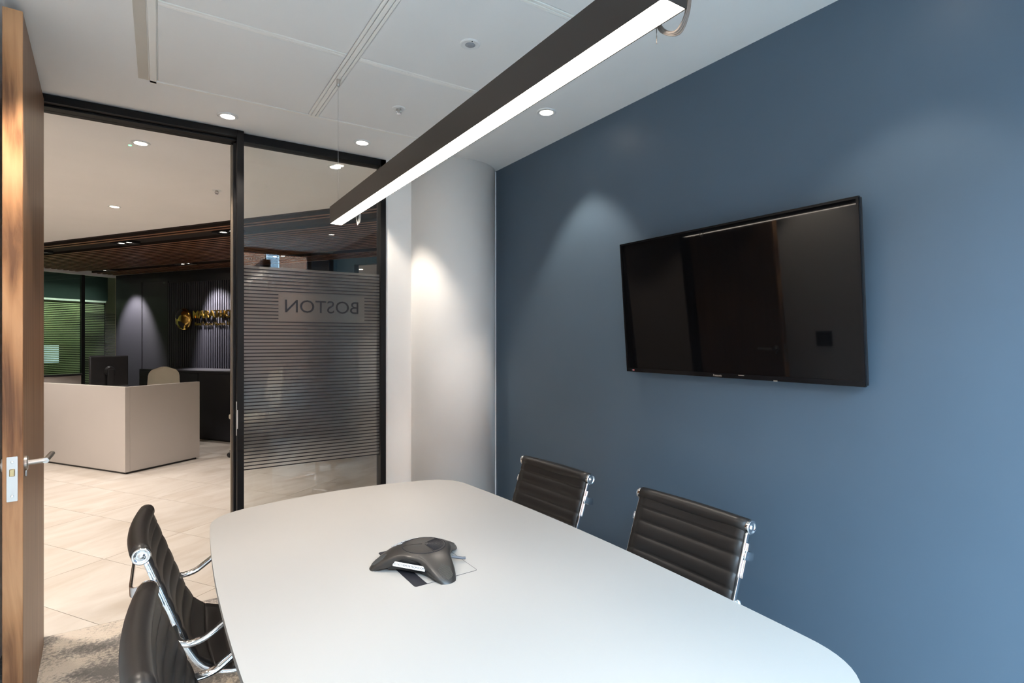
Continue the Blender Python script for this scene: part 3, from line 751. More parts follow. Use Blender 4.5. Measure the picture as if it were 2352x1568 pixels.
for p_, lab in ((at_z(298.5, 333.5, RZ), 'tiny green indicator light on the reception ceiling'), (at_z(815.5, 620, RZ), 'tiny green indicator light in the far room')):
    g_ = tag(obj('indicator_light', lathe([(0, -0.004), (0.006, -0.003), (0.009, 0.0)], 12), M_greenled, None, p_), lab, 'indicator')
# twin spotlights in the timber ceiling
def twin(a, b, label, lit=(True, True), power=20, tgt=None):
    p = AB(a, b, SZ + 0.012)
    t = tag(empty('twin_spotlight', p, ANG), label, 'spotlight', 'twin spotlights in the slat ceiling')
    bm = bmesh.new(); W_, H_ = 0.075, 0.155
    for q_ in ((-W_, -W_ + 0.006, -H_, H_), (W_ - 0.006, W_, -H_, H_), (-W_ + 0.006, W_ - 0.006, -H_, -H_ + 0.006), (-W_ + 0.006, W_ - 0.006, H_ - 0.006, H_)): box(*q_, -0.012, 0.020, bm)
    obj('housing', bm, M_blackplas, t)
    obj('recess', box(-W_ + 0.006, W_ - 0.006, -H_ + 0.006, H_ - 0.006, 0.012, 0.020), M_blackplas, t)
    for s_, on in zip((-1, 1), lit):
        h_ = obj('lamp_head', lathe([(0.052, 0.011), (0.050, -0.004), (0.040, -0.004), (0.036, 0.004)], 24), M_blackplas, t, (0, s_ * 0.072, 0))
        obj('lamp_face', lathe([(0.0, 0.001), (0.037, 0.003)], 24), M_led2 if on else M_blackplas, h_)
        if on:
            q_ = AB(a, b + s_ * 0.072, SZ - 0.012)
            spot('spotlight_beam', q_, power, 62, (1.0, 0.93, 0.90), 0.7, tgt if tgt is not None else (q_.x, q_.y, 0))
def pa(px, py): return to_ab(at_z(px, py, SZ))
a1, b1 = pa(288, 560); twin(a1, b1, 'twin spotlight in walnut slats directly above the reception desk corner', power=20)
a2, b2 = pa(521, 534); twin(a1, b2, 'twin spotlight in walnut slats next to the black door jamb', power=20)
a3, b3 = pa(98, 582); twin(a1, b3, 'twin spotlight in walnut slats beside the open walnut door', power=20)
a4, b4 = pa(423, 607); twin(5.575, b4, 'twin spotlight in walnut slats above the gold sign', power=150, tgt=AB(6.06, b4 - 0.25, 1.45))
a5, b5 = pa(250, 622); twin(5.575, b5, 'twin spotlight in walnut slats above the green glass screen', power=140, tgt=AB(6.06, b5 + 0.02, 1.40))
twin(5.575, b4 - 1.85, 'twin spotlight in walnut slats seen through the glass above the film', power=12)
# pendant light bar
BXa, BXb, BYa, BYb, BZa, BZb = 0.640, 0.694, 0.565, 2.480, 1.953, 2.029
lb = tag(empty('pendant_light', (0.667, 1.5225, BZb)), 'long dark linear pendant light with glowing underside over the table', 'pendant light')
def bl(bm): bmesh.ops.translate(bm, vec=(-0.667, -1.5225, -BZb), verts=bm.verts); return bm
bm = bmesh.new()
box(BXa, BXa + 0.002, BYa, BYb, BZa, BZb, bm); box(BXb - 0.002, BXb, BYa, BYb, BZa, BZb, bm)
box(BXa + 0.002, BXb - 0.002, BYa, BYb, BZb - 0.002, BZb, bm)
obj('housing', bl(bm), M_bar, lb)
obj('end_cap', bl(box(BXa, BXb, BYa - 0.0015, BYa, BZa, BZb)), M_bar, lb); obj('end_cap', bl(box(BXa, BXb, BYb, BYb + 0.0015, BZa, BZb)), M_bar, lb)
obj('diffuser', bl(box(BXa + 0.002, BXb - 0.002, BYa + 0.001, BYb - 0.001, BZa + 0.001, BZa + 0.004)), M_diff, lb)
for y_ in (2.443, 0.64):
    w_ = obj('suspension_wire', bl(sweep([(0.667, y_, BZb), (0.667, y_, CZ - 0.009)], circ(0.0008, 6))), M_alu, lb)
    obj('ceiling_clip', bl(lathe([(0, -0.03), (0.0055, -0.03), (0.008, -0.024), (0.008, 0.0)], 16, None, Matrix.Translation((0.667, y_, CZ - 0.009)))), M_alu, w_)
    obj('wire_grip', bl(lathe([(0.006, 0.0), (0.006, 0.008), (0.003, 0.018), (0, 0.019)], 12, None, Matrix.Translation((0.667, y_, BZb)))), M_alu, w_)
# spare cable coils hanging over the far side of the bar
def cab(pts, r, mat): obj('cable', bl(sweep(spline(pts, 6), circ(r, 8))), mat, lb)
for q_ in range(3):
    o_ = q_ * 0.003
    cab([(0.665, 0.575 + o_, BZb + 0.005), (0.700, 0.572 + o_, BZb + 0.003), (0.712 + o_ / 2, 0.574, 2.00), (0.714 + o_, 0.582, 1.962), (0.716 + o_, 0.603, 1.944 - o_ / 2), (0.714, 0.628 + o_, 1.958), (0.706, 0.640, 1.990), (0.694, 0.645, BZb + 0.004), (0.667, 0.65, BZb + 0.006)], 0.0021, M_cable)
cab([(0.670, 0.640, BZb + 0.004), (0.704, 0.642, BZb - 0.01), (0.713, 0.643, 1.985), (0.714, 0.643, 1.941)], 0.0008, M_cable)
for q_ in range(3):
    cab([(0.668, 2.28 + q_ * 0.006, BZb + 0.003), (0.705, 2.28 + q_ * 0.006, BZb - 0.004), (0.712 + q_ * 0.003, 2.285, 1.97), (0.712 + q_ * 0.003, 2.305, 1.925 + q_ * 0.004), (0.710, 2.320 + q_ * 0.006, 1.97), (0.704, 2.325, BZb - 0.004), (0.668, 2.325 + q_ * 0.004, BZb + 0.003)], 0.0012, M_clear)

# ---- ceiling fittings
sp = at_z(1080, 101, CZ - 0.006)
sn = tag(empty('ceiling_sensor', sp), 'round white ceiling sensor with grey lens beside the light bar', 'sensor')
obj('flange', lathe([(0.0, -0.004), (0.020, -0.004), (0.034, -0.0045), (0.039, -0.002), (0.040, 0)], 36), M_whiteplas, sn)
obj('lens', lathe([(0, -0.0105), (0.012, -0.009), (0.020, -0.0045)], 28), M_greyplas, sn)
obj('indicator', lathe([(0, -0.0062), (0.002, -0.0058), (0.0025, -0.004)], 8), M_ink, sn, (-0.006, -0.027, 0))
def sprinkler(p, label):
    t = tag(empty('sprinkler_head', p), label, 'sprinkler', 'ceiling sprinklers')
    obj('flange', lathe([(0.0, -0.003), (0.012, -0.003), (0.030, -0.004), (0.034, -0.001), (0.034, 0)], 32), M_whiteplas, t)
    obj('body', lathe([(0.011, -0.003), (0.011, -0.010), (0.006, -0.014), (0.0, -0.014)], 16), M_alu, t)
    fr_ = bmesh.new()
    for s_ in (-1, 1): sweep(spline([(s_ * 0.008, 0, -0.010), (s_ * 0.013, 0, -0.018), (s_ * 0.002, 0, -0.028)], 4), circ(0.002, 6), fr_)
    obj('yoke', fr_, M_alu, t)
    obj('deflector', lathe([(0, -0.029), (0.012, -0.028), (0.012, -0.0265), (0, -0.0265)], 16), M_chrome, t)
sprinkler(at_z(916, 249, CZ - 0.006), 'sprinkler head in the meeting room ceiling tile')
sprinkler(at_z(498, 437, RZ), 'sprinkler head in the reception ceiling seen through the doorway')

# ================================================================== TELEVISION
TVW, TVH = 1.062, 0.612
tv = tag(empty('television', (1.905, 1.373, 1.281), -PI / 2, math.radians(4.5)), 'large black flat television tilted forward on the blue wall', 'television')
bz = 0.008
bm = bmesh.new()
box(-TVW / 2, -TVW / 2 + bz, 0, 0.012, 0, TVH, bm); box(TVW / 2 - bz, TVW / 2, 0, 0.012, 0, TVH, bm)
box(-TVW / 2 + bz, TVW / 2 - bz, 0, 0.012, TVH - bz, TVH, bm); box(-TVW / 2 + bz, TVW / 2 - bz, 0, 0.012, 0, 0.018, bm)
obj('bezel', bm, M_gloss, tv)
obj('screen', box(-TVW / 2 + bz, TVW / 2 - bz, 0.003, 0.012, 0.018, TVH - bz), M_screen, tv)
obj('back_shell', box(-TVW / 2 + 0.0005, TVW / 2 - 0.0005, 0.0122, 0.030, 0.001, TVH - 0.001, bev=0.004), M_blackplas, tv)
obj('edge_band', box(TVW / 2, TVW / 2 + 0.0012, 0.002, 0.010, 0.004, TVH - 0.004), M_gloss, tv)
lx = -TVW / 2 + TVW * 0.335
tvl = fit_text('Panasonic', 0.040, 0.0085, 0.0004, 0.01)
lt_ = obj('lettering', tvl, M_alu, tv, (0.0 - 0.02, -0.0005, 0.0085), (PI / 2, 0, 0))
lt_['kind'] = 'stuff'
obj('badge', box(0.075, 0.100, -0.001, 0.0, 0.0130, 0.0150), M_alu, tv)
obj('badge', box(0.22, 0.235, -0.001, 0.0, -0.001, 0.003), M_alu, tv)
obj('standby_light', box(-TVW / 2 + 0.045, -TVW / 2 + 0.049, -0.001, 0.0, 0.007, 0.010), M_redled, tv)
obj('standby_window', box(-TVW / 2 + 0.036, -TVW / 2 + 0.042, -0.001, 0.0, 0.007, 0.010), M_greyplas, tv)
obj('wall_bracket', box(-0.25, 0.25, 0.0305, 0.050, 0.10, 0.20), M_black, tv)
for s_ in (-0.2, 0.2):
    obj('bracket_arm', sweep([(s_, 0.05, 0.14), (s_, 0.064, 0.16)], rrect(0.03, 0.06, 0.004)), M_black, tv)

# ================================================================== TABLE
tb_ = tag(empty('meeting_table', (0.712, 1.487, 0), math.radians(0.9)), 'large pale boat shaped meeting table under the light bar', 'table')
def outline(sc=0.0):
    side = lambda y: 0.577 - sc - 0.045 * (y / 0.93) ** 2          # bowed long edges
    end = lambda x: 1.043 - sc - 0.105 * (x / 0.55) ** 2           # bowed short edges
    xc = 0.53
    for _ in range(20): xc = side(end(xc))
    yc = end(xc); q = []
    n1, n2, nb, rc = 24, 16, 10, 0.135
    # one quarter from (0, end) to (side, 0), the corner rounded with a Bezier
    for i in range(n1): x_ = (xc - rc) * i / n1; q.append((x_, end(x_)))
    pa_, pb_, pc_ = (xc - rc, end(xc - rc)), (xc + 0.004, yc + 0.004), (side(yc - rc), yc - rc)
    for i in range(nb + 1):
        t = i / nb; q.append(tuple((1 - t) ** 2 * a_ + 2 * t * (1 - t) * b_ + t * t * c_ for a_, b_, c_ in zip(pa_, pb_, pc_)))
    for i in range(1, n2 + 1): y_ = (yc - rc) * (1 - i / n2); q.append((side(y_), y_))
    r_ = q + [(x_, -y_) for x_, y_ in q[-2::-1]]
    l_ = [(-x_, y_) for x_, y_ in r_[-2:0:-1]]
    return r_ + l_
to = obj('table_top', prism(outline(), 0.722, 0.740, 0.0015), M_table, tb_)
obj('under_top', prism(outline(0.012), 0.706, 0.7219, 0.004), M_tedge, tb_)
for y_ in (-0.55, 0.55):
    obj('pedestal', box(-0.07, 0.07, y_ - 0.04, y_ + 0.04, 0.02, 0.706, bev=0.006), M_tedge, tb_)
    obj('foot', box(-0.09, 0.09, y_ - 0.06, y_ + 0.06, 0.0, 0.02, bev=0.006), M_tedge, tb_)
# cable hatch flush in the top
hx0, hx1, hy0, hy1 = 0.600, 0.803, 1.424, 1.72
h_ = obj('cable_hatch', prism(rrect(hx1 - hx0, hy1 - hy0, 0.008, 3), 0.7401, 0.7404), M_ink, tb_, ((hx0 + hx1) / 2 - 0.712, (hy0 + hy1) / 2 - 1.487, 0))
obj('hatch_lid', prism([(p[0] + 0.018, p[1]) for p in rrect(hx1 - hx0 - 0.040, hy1 - hy0 - 0.003, 0.004, 2)], 0.7405, 0.7410), M_table, h_)

# ================================================================== CHAIRS
prof = spline([Vector((0, -0.304, 0.823)), Vector((0, -0.235, 0.63)), Vector((0, -0.195, 0.52)), Vector((0, -0.150, 0.455)), Vector((0, -0.07, 0.425)), Vector((0, 0.06, 0.425)), Vector((0, 0.19, 0.445)), Vector((0, 0.245, 0.425))], 14)
# arc-length resample
L_ = [0.0]
for p, q in zip(prof, prof[1:]): L_.append(L_[-1] + (q - p).length)
def P(s):
    s = max(0, min(L_[-1], s))
    for i in range(len(L_) - 1):
        if s <= L_[i + 1]:
            t = (s - L_[i]) / max(1e-9, L_[i + 1] - L_[i]); return prof[i].lerp(prof[i + 1], t)
    return prof[-1]
def Nrm(s):
    t = (P(s + 0.004) - P(s - 0.004)).normalized(); return Vector((0, -t.z, t.y)) if False else Vector((0, t.z * -1.0, t.y)) 
def Nrm_f(s):
    n_ = Nrm(s); return n_ if n_.y > 0 or n_.z > 0 else -n_
CW = 0.230
PITCH = 0.0535
def sling(s0, s1, per=12, nx=14):
    bm = bmesh.new(); n = max(4, int(round((s1 - s0) / PITCH * per))); F_, B_ = [], []
    for i in range(n + 1):
        s = s0 + (s1 - s0) * i / n; c_ = P(s); nn = Nrm(s)
        if nn.z < 0 and nn.y < 0: nn = -nn
        ph = abs(math.sin(PI * (s - 0.046) / PITCH)) ** 0.42 if s > 0.046 else 1.0
        fr_, br_ = [], []
        for j in range(nx + 1):
            u = j / nx * 2 - 1
            bow = -0.020 * (1 - u * u)
            ed = (1 - abs(u) ** 8)
            fr_.append(bm.verts.new(c_ + Vector((u * CW, 0, 0)) + nn * (bow + 0.003 + 0.0095 * ph * (0.35 + 0.65 * ed))))
            br_.append(bm.verts.new(c_ + Vector((u * CW, 0, 0)) + nn * (bow - 0.004 - 0.005 * ph * ed)))
        F_.append(fr_); B_.append(br_)
    for g in (F_, B_):
        for i in range(n):
            for j in range(nx): bm.faces.new((g[i][j], g[i][j + 1], g[i + 1][j + 1], g[i + 1][j]))
    for i in range(n):
        for j in (0, nx): bm.faces.new((F_[i][j], F_[i + 1][j], B_[i + 1][j], B_[i][j]))
    for j in range(nx):
        for i in (0, n): bm.faces.new((F_[i][j], F_[i][j + 1], B_[i][j + 1], B_[i][j]))
    return bm
def make_chair():
    t = empty('conference_chair')
    split = 0.42
    bk = obj('backrest', new_mesh(sling(0.0, split), 'backrest', True), M_leather, t)
    obj('seat', new_mesh(sling(split + 0.002, L_[-1]), 'seat', True), M_leather, t)
    # rolled top: leather roll bowed like the sling, with chrome end caps
    top = P(0.0) - Nrm_f(0.01) * 0.011 + Vector((0, 0, 0.001))
    pts = [top + Vector((u * (CW + 0.004), -0.016 * (1 - u * u), -0.004 * (1 - u * u))) for u in [q / 10 * 2 - 1 for q in range(11)]]
    obj('top_roll', new_mesh(sweep(pts, circ(0.0245, 20), scale=[1 + 0.12 * (1 - (q / 5 - 1) ** 2) for q in range(11)]), 'top_roll', True), M_leather, t)
    for s_ in (-1, 1):
        m4 = Matrix.Translation(top + Vector((s_ * (CW + 0.003), 0, 0))) @ Matrix.Rotation(s_ * PI / 2, 4, 'Y')
        cp = obj('end_cap', lathe([(0.0215, -0.006), (0.0238, 0.005), (0.0235, 0.012), (0.0185, 0.013), (0.0165, 0.009), (0.0085, 0.0085), (0.0075, 0.013), (0.0, 0.0145)], 28, None, m4), M_chrome, t)
        for p in cp.data.polygons: p.use_smooth = True
        rail = [P(0.012 + (L_[-1] - 0.012) * i / 40) - Nrm_f(0.012 + (L_[-1] - 0.012) * i / 40) * 0.007 + Vector((s_ * (CW + 0.004), 0, 0)) for i in range(41)]
        obj('side_rail', new_mesh(sweep(rail, rrect(0.016, 0.010, 0.004), up=Vector((1, 0, 0))), 'side_rail', True), M_chrome, t)
        m5 = Matrix.Translation(P(L_[-1]) + Vector((s_ * (CW + 0.003), 0, 0))) @ Matrix.Rotation(s_ * PI / 2, 4, 'Y')
        obj('end_cap', lathe([(0.019, 0.0), (0.0195, 0.012), (0.016, 0.018), (0.0, 0.018)], 20, None, m5), M_chrome, t)
        x_ = s_ * (CW + 0.024)
        arm = spline([(s_ * (CW + 0.006), -0.240, 0.60), (x_ + s_ * 0.012, -0.222, 0.560), (x_ + s_ * 0.022, -0.165, 0.560), (x_ + s_ * 0.026, -0.09, 0.605), (x_ + s_ * 0.026, 0.0, 0.635), (x_ + s_ * 0.026, 0.10, 0.630), (x_ + s_ * 0.026, 0.17, 0.585), (x_ + s_ * 0.020, 0.18, 0.51), (s_ * (CW + 0.006), 0.155, 0.45)], 7)
        obj('armrest', new_mesh(sweep(arm, rrect(0.026, 0.017, 0.008), up=Vector((0.02, 0.3, 1))), 'armrest', True), M_chrome, t)
    # chrome bar bowed out behind the backrest
    a_ = P(0.085); b_ = P(0.125)
    st_ = [(-(CW + 0.012), a_.y, a_.z - 0.005), (-(CW + 0.012), a_.y - 0.035, a_.z - 0.018), (-(CW - 0.01), a_.y - 0.062, a_.z - 0.026), (-0.12, a_.y - 0.066, a_.z - 0.028), (0.12, a_.y - 0.066, a_.z - 0.028), ((CW - 0.01), a_.y - 0.062, a_.z - 0.026), ((CW + 0.012), a_.y - 0.035, a_.z - 0.018), ((CW + 0.012), a_.y, a_.z - 0.005)]
    obj('back_stretcher', new_mesh(sweep(spline(st_, 6), rrect(0.009, 0.030, 0.004)), 'back_stretcher', True), M_chrome, t)
    for s_ in (-1, 1):
        obj('stretcher_bracket', sweep([P(0.055) + Vector((s_ * (CW + 0.012), -0.012, 0)), P(0.165) + Vector((s_ * (CW + 0.012), -0.012, 0))], rrect(0.006, 0.007, 0.002), up=Vector((1, 0, 0))), M_chrome, t)
    # spreader under the seat, post, five star base on casters
    obj('seat_spreader', new_mesh(sweep(spline([(-(CW + 0.010), 0.03, 0.415), (-0.17, 0.02, 0.372), (0, 0.01, 0.36), (0.17, 0.02, 0.372), ((CW + 0.010), 0.03, 0.415)], 6), rrect(0.05, 0.02, 0.006)), 'seat_spreader', True), M_chrome, t)
    obj('post', lathe([(0.032, 0.085), (0.032, 0.12), (0.025, 0.13), (0.025, 0.26), (0.016, 0.265), (0.016, 0.355), (0.05, 0.358), (0.05, 0.368)], 20), M_chrome, t)
    for k_ in range(5):
        th = 2 * PI * k_ / 5 + PI / 2; d = Vector((math.cos(th), math.sin(th), 0))
        lg = obj('leg', sweep([d * 0.022 + Vector((0, 0, 0.105)), d * 0.17 + Vector((0, 0, 0.092)), d * 0.30 + Vector((0, 0, 0.075))], rrect(0.044, 0.030, 0.008), scale=[1, 0.8, 0.6]), M_chrome, t)
        bm = bmesh.new()
        for s_ in (-1, 1):
            lathe([(0, -0.009), (0.026, -0.009), (0.029, -0.005), (0.029, 0.005), (0.026, 0.009), (0, 0.009)], 14, bm,
                  Matrix.Translation(d * 0.295 + Vector((-d.y, d.x, 0)) * 0.013 * s_ + Vector((0, 0, 0.029))) @ Matrix.Rotation(th, 4, 'Z') @ Matrix.Rotation(PI / 2, 4, 'X'))
        lathe([(0.005, 0.02), (0.005, 0.075), (0, 0.075)], 8, bm, Matrix.Translation(d * 0.295))
        obj('caster', bm, M_blackplas, t)
    return t
proto = make_chair()
# (x of back top, y centre, heading) heading 0 means facing +Y
spots = [(1.612, 1.300, PI / 2, 'black ribbed leather chair in front of the blue wall, nearer the camera'),
         (1.566, 2.048, PI / 2 + 0.05, 'black ribbed leather chair in front of the blue wall, nearer the column'),
         (-0.030, 2.100, -PI / 2 - 0.01, 'black ribbed leather chair on the door side of the table, farther one'),
         (-0.014, 1.358, -PI / 2, 'black ribbed leather chair on the door side of the table, cut by the frame')]
for i, (x_, y_, hd, lab) in enumerate(spots):
    c_ = proto if i == 0 else copy_tree(proto)
    back = Vector((0, -0.304, 0)); back.rotate(Matrix.Rotation(hd, 3, 'Z'))
    c_.location = (x_ - back.x, y_ - back.y, 0); c_.rotation_euler = (0, 0, hd)
    tag(c_, lab, 'chair', 'conference chairs round the table')

# ================================================================== CONFERENCE PHONE
ph = tag(empty('conference_phone', (0.686, 1.553, 0.7411)), 'dark three legged conference phone with white sticker on the table', 'phone')
legs = [math.radians(a_) for a_ in (157, 273, 31)]
def lobe(th):
    d = min(abs((th - l + PI) % (2 * PI) - PI) for l in legs); return d / math.radians(58.0)   # 0 on a leg, 1 half way
kp_dir = math.radians(106)
def R(th):
    q = min(1.0, lobe(th)); dk = abs((th - kp_dir + PI) % (2 * PI) - PI)
    f_ = math.exp(-(q / 0.36) ** 2)
    rbase = 0.084
    if dk < math.radians(60):
        rbase = 0.084 + 0.050 * (math.cos(dk / math.radians(60) * PI / 2)) ** 0.7
    return rbase + (0.170 - rbase) * f_
def Htop(th, rho):            # height of the shell at fraction rho of the outline
    r = R(th) * rho
    q = min(1.0, lobe(th)); f_ = math.exp(-(q / 0.45) ** 2)
    return 0.063 - 0.0030 * (r / 0.06) ** 2 - 0.039 * max(0.0, (r - 0.060) / 0.110) ** 1.3
NT = 144
bm = bmesh.new(); rhos = [0.0, 0.15, 0.3, 0.42, 0.54, 0.66, 0.76, 0.85, 0.92, 0.97, 1.0]
rings = []
for rho in rhos:
    if rho == 0: rings.append([bm.verts.new((0, 0, Htop(0, 0)))]); continue
    ring = []
    for i in range(NT):
        th = 2 * PI * i / NT; r = R(th) * rho
        z = Htop(th, rho) - ((0.0035 + 0.007 * math.exp(-(lobe(th) / 0.42) ** 2)) * ((rho - 0.9) / 0.1) ** 2 if rho > 0.9 else 0)
        ring.append(bm.verts.new((r * math.cos(th), r * math.sin(th), z)))
    rings.append(ring)
# skirt: low on the legs, arched high between them
sk = []
for i in range(NT):
    th = 2 * PI * i / NT; q = min(1, lobe(th)); f_ = math.exp(-(q / 0.42) ** 2)
    zt__ = Htop(th, 1.0) - (0.0035 + 0.007 * f_)
    zlow = min(zt__ - 0.002, 0.0035 * f_ + (zt__ - 0.004) * (1 - f_))
    r = R(th) * (1.0 - 0.004)
    sk.append(bm.verts.new((r * math.cos(th), r * math.sin(th), zlow)))
rings.append(sk)
ins = []
for i in range(NT):
    v_ = sk[i].co; ins.append(bm.verts.new((v_.x * 0.90, v_.y * 0.90, v_.z + 0.001)))
rings.append(ins)
for a_, b_ in zip(rings, rings[1:]):
    for i in range(NT):
        j = (i + 1) % NT
        if len(a_) == 1: bm.faces.new((a_[0], b_[i], b_[j]))
        else: bm.faces.new((a_[i], b_[i], b_[j], a_[j]))
M_phone = paint('warm_charcoal_shell', (0.026, 0.023, 0.021), 0.36, 0.05, 0.5, 0.05, 700)
obj('shell', new_mesh(bm, 'shell', True), M_phone, ph)
# dark lower body between the legs
lo_pts = [(R(2 * PI * i / NT) * 0.915 * math.cos(2 * PI * i / NT), R(2 * PI * i / NT) * 0.915 * math.sin(2 * PI * i / NT)) for i in range(NT)]
lo_pts = []
for i in range(NT):
    th = 2 * PI * i / NT; r = min(R(th) * 0.965, 0.120); lo_pts.append((r * math.cos(th), r * math.sin(th)))
bm = bmesh.new()
va_ = [bm.verts.new((x_ * 0.93, y_ * 0.93, 0.006)) for x_, y_ in lo_pts]
vb_ = []
for i, (x_, y_) in enumerate(lo_pts):
    th = 2 * PI * i / NT; r = math.hypot(x_, y_)
    vb_.append(bm.verts.new((x_, y_, max(0.010, Htop(th, r / R(th)) - 0.010))))
for i in range(NT): bm.faces.new((va_[i], va_[(i + 1) % NT], vb_[(i + 1) % NT], vb_[i]))
bm.faces.new(va_[::-1]); cz_ = bm.verts.new((0, 0, 0.045))
for i in range(NT): bm.faces.new((vb_[i], vb_[(i + 1) % NT], cz_))
obj('lower_body', new_mesh(bm, 'lower_body'), M_blackplas, ph)
for l in legs: obj('foot', lathe([(0, 0.006), (0.008, 0.006), (0.008, 0.0), (0, 0.0)], 12), M_blackplas, ph, (0.150 * math.cos(l), 0.150 * math.sin(l), 0.0))
# speaker: groove ring and grille sectors on top
def surf(x_, y_, up_=0.0):
    th = math.atan2(y_, x_); r = math.hypot(x_, y_); return Vector((x_, y_, Htop(th, r / R(th)) + up_))
def strip(points, wd, lift, mat, name, parent):
    bm = bmesh.new(); sweep([surf(x_, y_, lift) for x_, y_ in points], [(wd / 2, 0.0004), (-wd / 2, 0.0004), (-wd / 2, -0.0008), (wd / 2, -0.0008)], bm); return obj(name, bm, mat, parent)
GR = 0.066
strip([(GR * math.cos(2 * PI * i / 60), GR * math.sin(2 * PI * i / 60)) for i in range(61)], 0.0022, 0.0002, M_ink, 'speaker_ring', ph)
for l in legs:
    strip([(0.006 * math.cos(l), 0.006 * math.sin(l)), (GR * 0.5 * math.cos(l), GR * 0.5 * math.sin(l)), (GR * 0.97 * math.cos(l), GR * 0.97 * math.sin(l))], 0.0012, 0.0003, M_dull, 'spoke', ph)
gr_ = bmesh.new()
s0_, s1_ = math.radians(-84), math.radians(28)
for k_ in range(4, 17):
    r = GR * 0.94 * k_ / 17
    sweep([surf(r * math.cos(s0_ + (s1_ - s0_) * i / 16), r * math.sin(s0_ + (s1_ - s0_) * i / 16), 0.0003) for i in range(17)], [(0.0008, 0.0004), (-0.0008, 0.0004), (-0.0008, -0.0006), (0.0008, -0.0006)], gr_)
o_ = obj('speaker_grille', gr_, M_ink, ph); o_['kind'] = 'stuff'
M_ribs = plastic('leg_rib_plastic', (0.07, 0.065, 0.06), 0.4)  # dark grey plastic of the leg ribs
# ribbed pickup lines on each leg
for l in legs:
    gr_ = bmesh.new(); dx, dy = math.cos(l), math.sin(l)
    for k_ in range(-5, 6):
        o2 = k_ * 0.0034
        r0_, r1_ = 0.112 + abs(k_) * 0.0022, 0.158 - (abs(k_) / 5.0) ** 2 * 0.010
        pts = [surf(dx * r - dy * o2, dy * r + dx * o2, 0.0006) for r in (r0_, (r0_ + r1_) / 2, r1_)]
        sweep(pts, [(0.0006, 0.0005), (-0.0006, 0.0005), (-0.0006, -0.0008), (0.0006, -0.0008)], gr_)
    o_ = obj('leg_grille', gr_, M_ribs, ph); o_['kind'] = 'stuff'
# display and keypad on the far lobe
kd = Vector((math.cos(kp_dir), math.sin(kp_dir), 0)); ks = Vector((kd.y, -kd.x, 0))
def on_shell(r, s_, h): 
    q = kd * r + ks * s_; return surf(q.x, q.y, h)
me_d = bmesh.new(); c_ = [on_shell(0.071, -0.034, 0.0012), on_shell(0.071, 0.034, 0.0012), on_shell(0.088, 0.034, 0.0012), on_shell(0.088, -0.034, 0.0012)]
vs = [me_d.verts.new(p) for p in c_] ; vs2 = [me_d.verts.new(p - Vector((0, 0, 0.004))) for p in c_]
me_d.faces.new(vs); me_d.faces.new(vs2[::-1])
for i in range(4): me_d.faces.new((vs[i], vs2[i], vs2[(i + 1) % 4], vs[(i + 1) % 4]))
obj('display', me_d, M_whiteplas, ph)
bmesh_btn = new_mesh(box(-0.0058, 0.0058, -0.0035, 0.0035, -0.002, 0.0022, bev=0.001, seg=1), 'button'); bmesh_btn.materials.append(M_greyplas)
for rr in (0.096, 0.106, 0.116):
    for s_ in (-0.036, -0.020, -0.006, 0.008, 0.022, 0.036):
        if rr > 0.11 and abs(s_) > 0.03: continue
        obj('button', bmesh_btn, None, ph, on_shell(rr, s_, 0.0), (0, 0, math.atan2(ks.y, ks.x)))
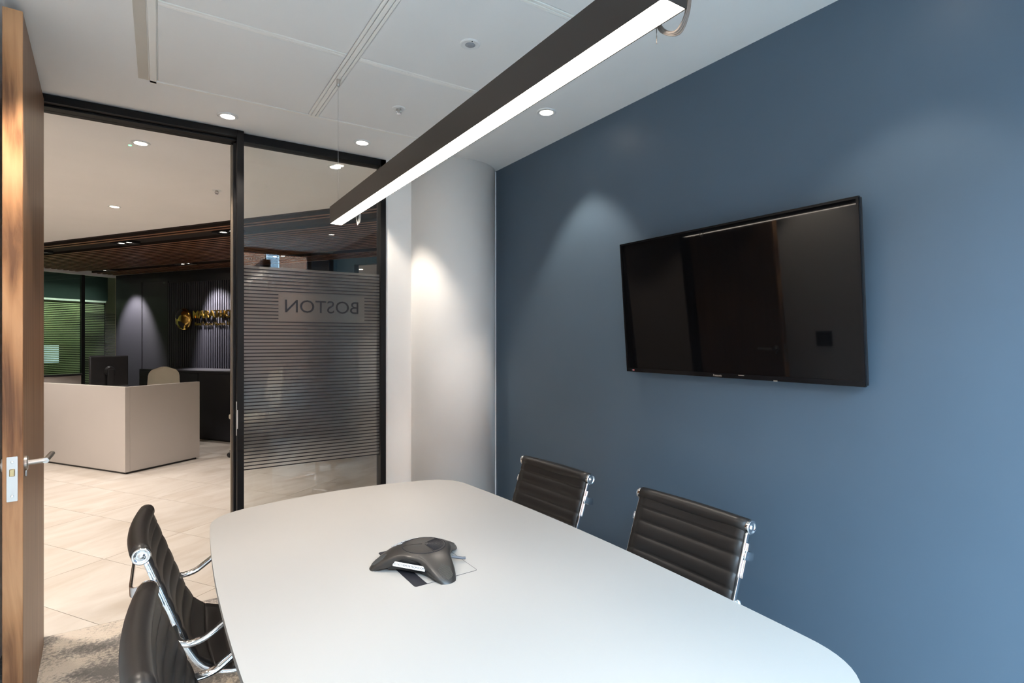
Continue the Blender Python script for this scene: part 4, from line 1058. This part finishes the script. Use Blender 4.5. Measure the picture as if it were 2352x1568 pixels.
# sticker on the near side face
thL = math.radians(215); nL = Vector((math.cos(thL), math.sin(thL), 0)); tL = Vector((-nL.y, nL.x, 0))
rs = R(thL)
stk = obj('sticker', box(-0.055, 0.055, -0.0008, 0.0, -0.0065, 0.0065), M_paper, ph)
stk.location = nL * (rs + 0.0015) + Vector((0, 0, 0.026)); stk.rotation_euler = (math.radians(-14), 0, math.atan2(tL.y, tL.x))
tmx = fit_text('DO NOT REMOVE FROM ROOM', 0.104, 0.0058, 0.0003)
lt_ = obj('lettering', tmx, M_ink, stk, (0, -0.0010, 0), (PI / 2, 0, 0))
lt_['kind'] = 'stuff'
thC = math.radians(335); nC = Vector((math.cos(thC), math.sin(thC), 0))
obj('cable_plug', sweep([nC * 0.085 + Vector((0, 0, 0.018)), nC * 0.118 + Vector((0, 0, 0.012)), nC * 0.124 + Vector((0.004, 0, 0.011))], circ(0.0042, 10)), plastic('slate_plug', (0.10, 0.11, 0.13), 0.4), ph)

# ================================================================== OUTSIDE THE BACK WINDOW (seen mirrored in the glass)
struct(obj('ground_outside', box(-40, 40, -45, BY - 0.25, -0.6, -0.5), M_asphalt), 'grey asphalt street outside')
BYD = -21.0
bu = tag(empty('brick_building', (0, BYD, -0.5)), 'red brick building across the street, mirrored in the glass partition', 'building')
def mirror_hit(px, py):         # ray mirrored in the partition, onto the facade
    r = ray(px, py); t1 = (GY - 0) / r.y; p = Vector((0, 0, HC)) + r * t1; r2 = Vector((r.x, -r.y, r.z)); return p + r2 * ((BYD - p.y) / r2.y)
obj('facade', box(-30, 34, -0.6, 0, 0, 12.5), M_brick, bu)
M_wframe = paint('white_window_frame', (0.75, 0.77, 0.80), 0.5)
M_pane = paint('pale_window_pane', (0.16, 0.19, 0.22), 0.1, 0.1, 0.6, 0)
def bwin(x0, x1, z0, z1):
    f_ = obj('window', box(x0, x1, 0.002, 0.05, z0, z1), M_wframe, bu)
    zm = z0 + (z1 - z0) * 0.62
    obj('pane', box(x0 + 0.05, x1 - 0.05, 0.051, 0.056, z0 + 0.05, zm - 0.03), M_pane, f_)
    obj('pane', box(x0 + 0.05, x1 - 0.05, 0.051, 0.056, zm + 0.03, z1 - 0.05), M_pane, f_)
    obj('sill', box(x0 - 0.08, x1 + 0.08, 0.0, 0.12, z0 - 0.09, z0 - 0.001), M_trimw, f_)
A_ = mirror_hit(611, 564); B_ = mirror_hit(641, 632); bwin(A_.x, B_.x, B_.z + 0.5, A_.z + 0.5)
A_ = mirror_hit(674, 540); B_ = mirror_hit(716, 584)
f_ = (A_.x + B_.x) / 2; bwin(A_.x, f_, B_.z + 0.5, A_.z + 0.5); bwin(f_ + 0.01, B_.x, B_.z + 0.5, A_.z + 0.5)
for x_ in (-9.0, -5.0, -1.5, 8.0, 11.5):
    for z_ in (2.6, 5.4, 8.2): bwin(x_, x_ + 0.9, z_, z_ + 1.3)
